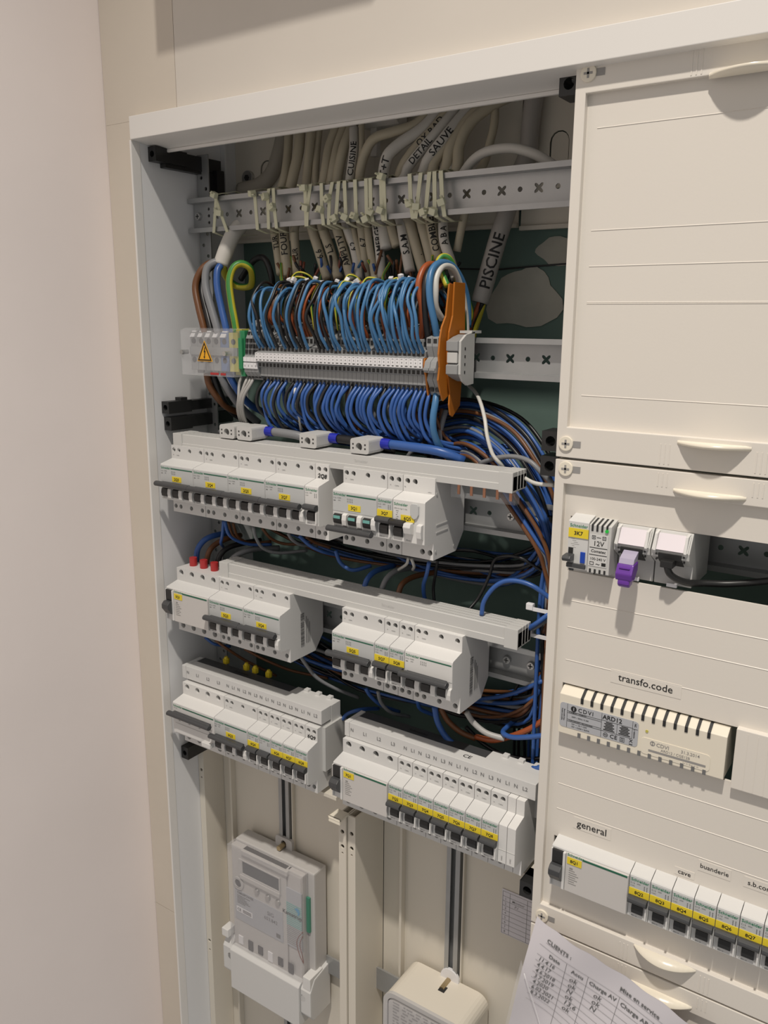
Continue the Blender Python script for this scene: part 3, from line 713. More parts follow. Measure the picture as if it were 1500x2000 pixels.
for k in range(4):
    part('vent_slot', MB().prism([(.0035, .0250), (YN - .0014, .0220), (YN - .0014, .0165), (YN - .0004, .0165), (YN, .0205), (.0035, .0238)], .0020 + .0041 * k, .0036 + .0041 * k), 'slot_dark', ps)
    part('vent_slot', MB().box(.0020 + .0041 * k, .0036 + .0041 * k, YN - .0014, YN, -.0188, -.0155), 'slot_dark', ps)
part('lamp', MB().cyl((.0151, YN - .0022, .0178), .0014, .0012, n=12), 'led_green', ps)
mb = MB(); put_text(mb, '12V', .0088, 0, .0062, .0058, .01, 'CENTER'); put_text(mb, 'Comatec', .0088, 0, -.0002, fit('Comatec', .0125, .02), .02, 'CENTER', .15); put_text(mb, '100-240 V', .0088, 0, -.0068, fit('100-240 V', .0128, .01), .01, 'CENTER')
for z in (.0028, -.0032): mb.box(.0014, .0163, -.0001, 0, z - .00025, z + .00025)
for x in (.0030, .0118):
    for a, b, c, d in ((0, .003, 0, .0004), (0, .003, .0026, .003), (0, .0004, 0, .003), (.0026, .003, 0, .003)): mb.box(x + a, x + b, -.0001, 0, .0100 + c, .0100 + d)
    mb.box(x + .0008, x + .0022, -.0001, 0, .0113, .0117)
mb.box(.0043, .0047, -.0001, 0, .0108, .0122); mb.box(.0070, .0105, -.0001, 0, .0113, .0117)
put_text(mb, '~', .0090, 0, -.0108, .0060, .01, 'CENTER')
for x in (.0022, .0122): mb.box(x, x + .0036, -.0001, 0, -.0119, -.0092) if x > .01 else mb.box(x, x + .0034, -.0001, 0, -.0119, -.0115).box(x, x + .0034, -.0001, 0, -.0096, -.0092).box(x, x + .0004, -.0001, 0, -.0119, -.0092).box(x + .003, x + .0034, -.0001, 0, -.0119, -.0092)
obj('lettering', mb.mesh('lettering', 'ink', merge=False), ps, (0, YN - .0015, 0))
for k, x in enumerate((.5560, .5865)):
    s = thing('network_socket', ('white network socket module holding the purple plug', 'white network socket module with a black cable plugged in')[k], 'socket', (x, 0, -.372), 'network sockets in the slot')
    w = .0298
    def f():
        prof = [(.06, .0240), (.012, .0225), (.004, .0225), (-.0045, .0075), (-.0035, .0020), (.0100, -.0060), (.0100, -.0235), (.06, -.0235)]
        return MB().prism(prof, .0002, w).mesh('body', 'grey_plastic', bevel=.0005)
    obj('body', shape('sockbody', f), s)
    def g(inset, off, m):
        a, b = (.0020, .0200), (-.0048, .0078)      # sloping upper face
        nv = Vector((0, a[1] - b[1], -(a[0] - b[0]))).normalized() * -1
        d = Vector((0, -(a[1] - b[1]), (a[0] - b[0]))).normalized()
        mbx = MB(); vs = []
        for dd in (0, off):
            for xx, (y, z) in ((inset, a), (w - inset, a), (w - inset, b), (inset, b)):
                vs.append((xx, y + d.y * dd, z + d.z * dd))
        mbx.add(vs, [(0, 1, 2, 3), (4, 5, 6, 7), (0, 1, 5, 4), (1, 2, 6, 5), (2, 3, 7, 6), (3, 0, 4, 7)])
        return mbx.mesh('label_window', m)
    obj('label_holder', shape('sock1', lambda: g(.0012, .0014, 'white_plastic')), s)
    obj('paper_insert', shape('sock2', lambda: g(.0045, .0020, 'label_lilac')), s)
    for xx in (.0020, .0258): obj('side_clip', shape('sockclip', lambda: MB().prism([(.004, .0225), (-.004, .0210), (-.0075, .0080), (-.0045, .0050), (.004, .0200)], 0, .0022).mesh('side_clip', 'white_plastic', bevel=.0004)), s, (xx, 0, 0))
    obj('jack_opening', shape('jack', lambda: MB().prism([(-.0046, .0058), (-.0040, .0018), (.0058, -.0052), (.0054, -.0058), (-.0048, .0012), (-.0056, .0058)], .0060, .0240).mesh('jack_opening', 'slot_dark')), s)
    for xx, zz in ((.0038, .0040), (.0038, -.0005), (.0252, .0040), (.0252, -.0005)):
        obj('contact_hole', shape('conth', lambda: MB().box(0, .0012, -.0006, .0015, 0, .0012).mesh('contact_hole', 'slot_dark')), s, (xx, -.0045 if zz > 0 else -.0030, zz))
    part('lower_tab', MB().box(.012, .020, .0040, .0062, -.0235, -.0205), 'label_white', s)
pl = thing('network_plug', 'purple network plug with a clear tip in the left socket', 'plug', (.5650, 0, -.372))
part('clear_tip', MB().prism([(-.004, .0045), (-.0145, -.0005), (-.0165, -.0048), (-.006, -.0035)], .0002, .0122), 'clear_tip', pl, bevel=.0004)
part('boot', MB().prism([(-.0060, -.0036), (-.0172, -.0048), (-.0215, -.0120), (-.0205, -.0175), (-.0130, -.0185), (-.0060, -.0110)], -.0006, .0130), 'purple', pl, bevel=.0012)
part('cap', MB().prism([(-.0200, -.0160), (-.0210, -.0205), (-.0185, -.0235), (-.0120, -.0225), (-.0100, -.0180)], .0014, .0112), 'purple', pl, bevel=.0015)
for z in (-.0075, -.0100): part('groove', MB().box(.002, .0105, -.0202, -.0185, z - .0003, z + .0003), 'purple', pl)
bc = thing('network_cable', 'black cable plugged into the right network socket', 'cable', (.5915, 0, -.372))
part('connector', MB().box(.0045, .0145, -.0110, -.001, -.0042, .0016), 'black_plastic', bc, bevel=.0008)
mb = MB(); tube(mb, [(.0098, -.006, -.0010), (.0100, -.0080, -.0045), (.0120, -.0060, -.0100), (.0170, .000, -.0150), (.0240, .008, -.0185), (.0340, .018, -.0195), (.055, .026, -.0180), (.10, .03, -.006)], .0028, 10); obj('cord', mb.mesh('cord', 'black_plastic', True, merge=False), bc)

# ------------------------------------------------------------------ transformer in the middle slot
tf = thing('door_transformer', 'cream slotted transformer housing with a silver rating label', 'transformer', (.5175, 0, -.5245))
prof = [(.050, .0222), (.0045, .0222), (-.0030, .0172), (-.0030, -.0197), (.050, -.0197)]
part('housing', MB().prism(prof, 0, .1400), 'cream_gloss', tf, bevel=.0005)
for k in range(13):
    x = .0195 + .0088 * k
    part('vent_slot', MB().prism([(.0075, .0226), (.0040, .0226), (-.0036, .0174), (-.0036, .0125), (-.0026, .0125), (-.0022, .0165), (.0045, .0214), (.0075, .0214)], x - .0002, x + .0022), 'slot_dark', tf)
    part('lower_slot', MB().box(x - .0012, x + .0014, -.0036, -.0028, -.0199, -.0155), 'ink_grey', tf)
lab = part('rating_label', MB().plate(rrect(.0010, .0705, -.0130, .0098, .003), [], -.0034, -.0030), 'silver_label', tf); lab['label'] = 'silver printed rating label'
mb = MB(); y = -.0036
put_text(mb, 'CDVI', .0175, y, .0058, .0052, .01, 'LEFT', spacing=1.25)
n = 18; ring = circle(.0135, .0058, .0026, n); mb.plate(ring, [rect(.0131, .0139, .0042, .0074)], y, y + .0001, back=False)
put_text(mb, 'ARD12', .0480, y, .0062, .0056, .02, 'CENTER')
for x0, x1, z in ((.0078, .0388, .0028), (.0078, .0388, .0012), (.0078, .0388, -.0050), (.0078, .0388, -.0066), (.0388, .0655, .0032), (.0388, .0655, -.0064), (.0655, .0700, .0028)): mb.box(x0, x1, y, y + .0001, z - .00012, z + .00012)
for x, z0, z1 in ((.0078, -.0128, .0095), (.0388, -.0128, .0095), (.0525, -.0064, .0032), (.0655, -.0064, .0095)): mb.box(x - .00012, x + .00012, y, y + .0001, z0, z1)
put_text(mb, '4 PRIMARY / PRIMAIRE', .0095, y, .0020, .0016, .01); put_text(mb, '230V ~ 50Hz / 0,18A', .0120, y, -.0018, .0018, .01); put_text(mb, '4 SECONDARY / SECONDAIRE', .0095, y, -.0058, .0016, .01)
put_text(mb, '12V --- 1A = 12W', .0120, y, -.0085, .0019, .01); put_text(mb, '15V ~ 0,55A = 8,0VA', .0120, y, -.0110, .0019, .01)
for c0, w in ((.0456, .0105), (.0590, .0105)):
    for k in range(6): ww = w * (.55 + .45 * ((k * 53) % 7) / 7); mb.box(c0 - ww / 2, c0 + ww / 2, y, y + .0001, .0016 - .0014 * k, .0024 - .0014 * k)
put_text(mb, 'CE', .0500, y, -.0098, .0052, .012, 'CENTER', spacing=1.1)
def frame_sq(cx, cz, s, w): 
    mb.box(cx - s, cx + s, y, y + .0001, cz - s, cz - s + w).box(cx - s, cx + s, y, y + .0001, cz + s - w, cz + s).box(cx - s, cx - s + w, y, y + .0001, cz - s, cz + s).box(cx + s - w, cx + s, y, y + .0001, cz - s, cz + s)
frame_sq(.0575, -.0098, .0020, .0003); frame_sq(.0575, -.0098, .0010, .0003)
mb.plate(circle(.0430, -.0096, .0020, 16), [circle(.0430, -.0096, .0016, 16)], y, y + .0001, back=False); mb.box(.0418, .0442, y, y + .0001, -.0099, -.0093)
put_text(mb, 'X', .0650, y, -.0088, .0044, .01, 'CENTER'); mb.box(.0635, .0665, y, y + .0001, -.0122, -.0115)
put_text(mb, 'NC', .0678, y, .0062, .0022, .02, 'CENTER', rot=-math.pi / 2); put_text(mb, 'C VERSION', .0672, y, -.0015, .0016, .02, 'CENTER', rot=-math.pi / 2)
put_text(mb, 'Removable fuse', .0052, y, -.0015, .0017, .02, 'CENTER', rot=-math.pi / 2); put_text(mb, 'Fusible amovible', .0032, y, -.0015, .0017, .02, 'CENTER', rot=-math.pi / 2)
obj('lettering', mb.mesh('lettering', 'ink', merge=False), lab)
l2 = part('date_label', MB().plate(rrect(.0735, .1290, -.0165, -.0020, .003), [], -.0034, -.0030), 'cream_gloss', tf); l2['label'] = 'cream date label'
mb = MB(); put_text(mb, 'CDVI', .0860, y, -.0058, .0046, .008); put_text(mb, '31.3.2014', .1060, y, -.0056, .0038, .002); put_text(mb, 'ARD12 / CGE12B', .0900, y, -.0096, .0032, .004)
mb.plate(circle(.0830, -.0055, .0021, 16), [circle(.0830, -.0055, .0014, 12)], y, y + .0001, back=False); mb.box(.0826, .0834, y, y + .0001, -.0072, -.0038)
mb.box(.0800, .1260, y, y + .0001, -.0132, -.0114); put_text(mb, 'Tel. 01 48 91 01 02', .1080, y, -.0148, .0016, 0)
obj('lettering', mb.mesh('lettering', 'ink_soft', merge=False), l2)
part('lamp_dot', MB().cyl((.0775, -.0036, .0040), .0012, .0008, n=12), 'yellow_term', tf)

# ------------------------------------------------------------------ meter with clear front
mt = thing('electricity_meter', 'grey electricity meter with a dark display under a clear cover', 'meter', (.124, 0, -.86))
part('base_housing', MB().box(-.066, .068, .0500, .0745, -.175, 0), 'meter_grey', mt, bevel=.002)
fp = part('front_panel', MB().box(-.0645, .030, .0405, .0500, -.168, -.003).box(.030, .0555, .0425, .0500, -.168, -.003), 'meter_face', mt, bevel=.0012)
part('top_ledge', MB().box(-.045, .034, .0375, .0500, -.0100, -.0030), 'meter_grey', fp, bevel=.001)
d = part('display', MB().plate(rect(-.0510, .0210, -.0440, -.0180), [rect(-.0440, .0190, -.0380, -.0200)], .0385, .0405), 'meter_grey', mt, bevel=.0008)
part('lcd', MB().box(-.0435, .0185, .0398, .0405, -.0378, -.0202), 'lcd', d)
part('display_sill', MB().box(-.0480, .0205, .0372, .0405, -.0465, -.0400), 'meter_face', d, bevel=.0008)
part('round_port', MB().plate(circle(-.0530, -.0570, .0095, 20), [circle(-.0530, -.0570, .0055, 20)], .0385, .0405), 'meter_grey', mt, bevel=.0005)
part('port_core', MB().cyl((-.0530, .0395, -.0570), .0053, .001, n=16), 'dark_grey', mt)
for x, z in ((-.0200, -.0555), (-.0010, -.0560), (.0160, -.0560)):
    part('button', MB().cyl((x, .0378, z), .0035, .003, n=14, r2=.0045), 'steel', mt)
npl = part('name_plate', MB().box(-.0600, .0235, .0398, .0405, -.1130, -.0680), 'silver_label', mt)
mb = MB(); y = .0396; put_text(mb, 'SIG', -.0030, y, -.0800, .0080, .004); put_text(mb, '653.842', -.0085, y, -.0885, .0072, .004); put_text(mb, 'OMNIPOWER', -.0560, y, -.0715, .0048, .03)
for k in range(6): mb.box(-.0560, -.0330 - .003 * (k * 3 % 4), y, y + .0001, -.0762 - .0022 * k, -.0753 - .0022 * k)
mb.box(.0120, .0190, y, y + .0001, -.1090, -.1030)
obj('lettering', mb.mesh('lettering', 'ink_grey', merge=False), npl)
wl = part('ce_label', MB().box(-.0575, -.0290, .0393, .0397, -.1005, -.0930), 'label_white', npl)
mb = MB(); put_text(mb, 'CE', -.0560, .0391, -.0968, .0058, .01); 
for k in range(3): mb.box(-.0460, -.0310, .0390, .0391, -.0985 + .0018 * k, -.0979 + .0018 * k)
obj('lettering', mb.mesh('lettering', 'ink', merge=False), wl)
st = part('brand_panel', MB().box(.0290, .0550, .0408, .0424, -.112, -.028), 'silver_label', mt)
for k in range(22): part('stripe', MB().box(.0295, .0545, .0405, .0408, -.050 - .0028 * k, -.0488 - .0028 * k), 'teal' if k < 12 else 'ink_soft', st)
mb = MB(); put_text(mb, 'Kamstrup', .0232, .0400, -.0640, fit('Kamstrup', .0315, .012), .012); obj('brand_lettering', mb.mesh('brand_lettering', 'ink', merge=False), st)
part('drop_logo', MB().plate([(.0435, -.0530), (.0470, -.0505), (.0505, -.0520), (.0520, -.0560), (.0505, -.0600), (.0480, -.0610), (.0490, -.0575), (.0465, -.0550)], [], .0399, .0404), 'cyan', st)
part('circuit_board', MB().box(.0565, .0620, .0470, .0500, -.085, -.035), 'pcb_green', mt)
for k, dx in enumerate((0, .005)):
    mb = MB(); tube(mb, [(.056, .041, -.082 - k * .006), (.049 + dx, .0405, -.092), (.046 + dx, .0402, -.103), (.050 + dx, .0405, -.118), (.056, .041, -.128)], .0005, 6); obj('thin_wire', mb.mesh('thin_wire', 'wire_red', True, merge=False), mt)
for k in range(6):
    part('terminal_pocket', MB().box(-.0560 + .0175 * k, -.0480 + .0175 * k, .0392, .0406, -.150 - .002 * (k % 2), -.138), 'dark_grey' if k % 3 else 'label_white', mt)
part('clear_cover', MB().box(-.0670, .0580, .0355, .0362, -.170, -.0015).box(.0573, .0580, .0362, .0500, -.170, -.0015).box(-.0670, .0580, .0362, .0500, -.0022, -.0015).box(-.0670, -.0663, .0362, .0500, -.170, -.0015), 'clear_meter', mt)
hk = part('hanger', MB().plate(rrect(-.0130, .0150, -.004, .0145, .004), [oblong(.001, -.001, .0105, .0042)], .0700, .0742), 'meter_grey', mt, bevel=.0005)
part('hanger_screw', MB().cyl((.001, .0600, .0045), .0034, .012, n=10), 'brass', hk)
part('terminal_cover', MB().prism([(.0300, -.218), (.0300, -.158), (.0340, -.154), (.0745, -.154), (.0745, -.218)], -.0640, .0560), 'lgrey_plastic', mt, bevel=.001)
for s, x0, x1 in ((0, -.0800, -.0645), (1, .0565, .0730)):
    w_ = part('cover_wing', MB().prism([(.0330, -.195), (.0330, -.160), (.0420, -.145), (.0745, -.140), (.0745, -.205), (.040, -.205)], x0, x1), 'lgrey_plastic', mt, bevel=.0015)
    part('seal_screw', MB().cyl((.0600 if s else -.0665, .0330, -.172), .0050, .012, n=12), 'clear_meter', w_)
    part('latch', MB().box(x0 + .002, x1 - .002, .030, .045, -.130 - .012 * (1 - s), -.118 - .012 * (1 - s)) if not s else MB().box(.0600, .0720, .034, .060, -.158, -.140), 'white_plastic', w_, bevel=.001)
part('side_bracket', MB().box(.070, .128, .0700, .0725, -.155, -.130), 'galv', mt)

m2 = thing('time_switch_box', 'cream rounded meter box with a clear printed front, cut off at the bottom edge', 'meter', (.372, 0, -.934))
prof = rrect(-.052, .052, -.150, 0, .014, 6)
part('housing', MB().plate(prof, [], .0200, .0745), 'panel_cream', m2, bevel=.002)
part('front_ring', MB().plate(rrect(-.0525, .0525, -.151, .0005, .0145, 6), [rrect(-.047, .047, -.146, -.005, .011, 6)], .0160, .0200), 'meter_grey', m2, bevel=.0006)
q = part('front_window', MB().plate(rrect(-.047, .047, -.146, -.005, .011, 6), [], .0120, .0132), 'clear_meter', m2, bevel=.0005)
fpl = part('printed_plate', MB().plate(rrect(-.046, .046, -.145, -.006, .010, 6), [], .0175, .0198), 'meter_face', m2)
mb = MB()
rr = random.Random(2)
for k in range(14):
    x = -.040
    while x < .036:
        w = rr.uniform(.002, .009); mb.box(x, x + w, .0172, .0174, -.0128 - .0042 * k, -.0108 - .0042 * k); x += w + rr.uniform(.001, .006)
obj('printed_marks', mb.mesh('printed_marks', 'ink_soft', merge=False), fpl)
hk = part('hanger_disc', MB().plate(circle(.003, .0020, .0120, 24), [], .0705, .0742), 'label_white', m2, bevel=.0006)
part('hanger_bolt', MB().cyl((.002, .0540, -.0008), .0036, .0165, n=6), 'brass', hk); part('bolt_slot', MB().box(-.0005, .0075, .050, .0590, -.0052, .0004), 'slot_dark', hk)
part('side_bracket', MB().box(-.098, -.0525, .066, .0685, -.060, -.030), 'galv', m2)

tb = thing('table_sheet', 'small printed table sheet stuck on the lower right meter panel', 'paper', (.4327, .0795, -.8443))
part('sheet', MB().box(0, .062, -.0004, 0, -.004, .052), 'paper', tb)
mb = MB()
for k in range(10): mb.box(.001, .061, -.0006, -.0005, -.003 + .0058 * k, -.0027 + .0058 * k)
for x in (.001, .0095, .030, .061): mb.box(x - .0002, x + .0002, -.0006, -.0005, -.003, .0492)
for k in range(8): put_text(mb, str(8 - k) if k < 8 else '', .0035, -.0006, -.0001 + .0058 * k, .0042)
put_text(mb, 'Monteur', .012, -.0006, .0405, .0042, .004, shear=.2); put_text(mb, 'P.I', .015, -.0006, .0347, .0045, .006, shear=.2)
obj('printed_lines', mb.mesh('printed_lines', 'ink_soft', merge=False), tb)

# ------------------------------------------------------------------ paper sheet at the lower right
pp = thing('paper_sheet', 'creased white checklist sheet with handwriting taped over the lower cover', 'paper', (.5165, 0, -.7330))
ROT = math.radians(-10.0)
def sheet(u, w, off=0.0):      # u to the right, w downwards (metres) on the bent sheet
    bend = -.0105 - .010 * math.sin(min(max((u + .01) / .17, 0), 1) * math.pi) ** 2 - .0030 * math.sin(u * 55 + w * 30) - .012 * max(0, .02 - w) * 6 * max(0, (u - .02)) * 8
    c, s = math.cos(ROT), math.sin(ROT)
    # the sheet droops: its right hand side curls further down
    dr = .0 if u < .07 else (u - .07) ** 2 * 2.6
    return (u * c + (-w) * -s, bend - off, u * s + (-w) * c - dr)
mb = MB(); NU, NW = 34, 26; vs = []
for j in range(NW + 1):
    for i in range(NU + 1):
        u = -.006 + .160 * i / NU; w = .150 * j / NW
        e = .0025 * math.sin(i * .9) + .004 * math.sin(i * .31 + 1) if j == 0 else 0
        vs.append(sheet(u, w + e * .35))
K = len(vs); vs += [(x, y + .0003, z) for x, y, z in vs]
fs = []
for j in range(NW):
    for i in range(NU):
        a = j * (NU + 1) + i; q4 = (a, a + 1, a + NU + 2, a + NU + 1); fs.append(q4); fs.append(tuple(k + K for k in q4))
mb.add(vs, fs); sh = obj('sheet', mb.mesh('sheet', 'paper', True, merge=False), pp)
def on_sheet(mb, s, u, w, size, bold=0, shear=0, rot=0, align='LEFT', sx=1.0):
    tv, tf_ = text2d(s, size, bold, align, shear); c, n_ = math.cos(rot), math.sin(rot)
    mb.add([sheet(u + a * c * sx - b * n_, w - (a * n_ * sx + b * c), .0006) for a, b in tv], tf_)
def line_sheet(mb, u0, w0, u1, w1, t=.00028, n=14):
    vs = []
    for k in range(n + 1):
        f = k / n; u = u0 + (u1 - u0) * f; w = w0 + (w1 - w0) * f
        dx, dw = (0, t / 2) if abs(u1 - u0) > abs(w1 - w0) else (t / 2, 0)
        vs += [sheet(u - dx, w - dw, .0006), sheet(u + dx, w + dw, .0006)]
    mb.add(vs, [(2 * k, 2 * k + 1, 2 * k + 3, 2 * k + 2) for k in range(n)])
mb = MB()
on_sheet(mb, 'CLIENTS :', .010, .0150, .0060, .02); line_sheet(mb, .0095, .0180, .0300, .0180)
on_sheet(mb, 'Date', .0155, .0290, .0058, .02); on_sheet(mb, 'Accu', .0385, .0290, .0058, .02); on_sheet(mb, 'Charge AV', .0560, .0290, .0058, .02); on_sheet(mb, 'Charge AP', .0860, .0290, .0058, .02); on_sheet(mb, 'Mise en service', .0820, .0150, .0058, .02); line_sheet(mb, .0815, .0180, .1230, .0180)
for k in range(9): line_sheet(mb, .004, .0350 + .0072 * k if k else .0235, .150, .0350 + .0072 * k if k else .0235)
line_sheet(mb, .004, .0350, .150, .0350)
for u in (.0330, .0540, .0840, .1150): line_sheet(mb, u, .0235, u, .115)
obj('printed_form', mb.mesh('printed_form', 'ink_grey', merge=False), sh)
mb = MB()
for k, (a, b, c) in enumerate((('11.4.16', 'ok', 'ok'), ('4.4.17', 'ok', 'ok'), ('4.6.2018', 'N', 'N'), ('3.7.2019', 'ok', ''), ('4.2020', '13,6', ''), ('6.02.2021', 'ok', ''), ('8.3.2022', '', ''))):
    w = .0388 + .0072 * k; on_sheet(mb, a, .006, w, .0068, .004, .35, .08, sx=.85); on_sheet(mb, b, .0380, w, .0074, .004, .3, .06); on_sheet(mb, c, .0620, w, .0074, .004, .3, .06)
obj('handwriting', mb.mesh('handwriting', 'ink_grey', merge=False), sh)
sl = MB(); vs = []
for j in range(9):
    for i in range(7):
        u = -.010 + .040 * i / 6 * (1 - .0 * j); w = .050 + .10 * j / 8
        x, y, z = sheet(-.008 + (i / 6) * (.006 + .055 * (j / 8)), w + .012 * i / 6, .004); vs.append((x, y, z))
sl.add(vs, [(j * 7 + i, j * 7 + i + 1, j * 7 + i + 8, j * 7 + i + 7) for j in range(8) for i in range(6)])
ps_ = thing('plastic_sleeve', 'clear crumpled plastic sleeve lying over the left edge of the checklist sheet', 'sleeve', (.5165, 0, -.7330))
obj('sleeve_film', sl.mesh('sleeve_film', 'sleeve', True), ps_)
mb = MB(); tube(mb, [vs[k * 7 + 6] for k in range(9)], .0004, 5, 2); obj('sleeve_edge', mb.mesh('sleeve_edge', 'label_white', True, merge=False), ps_)
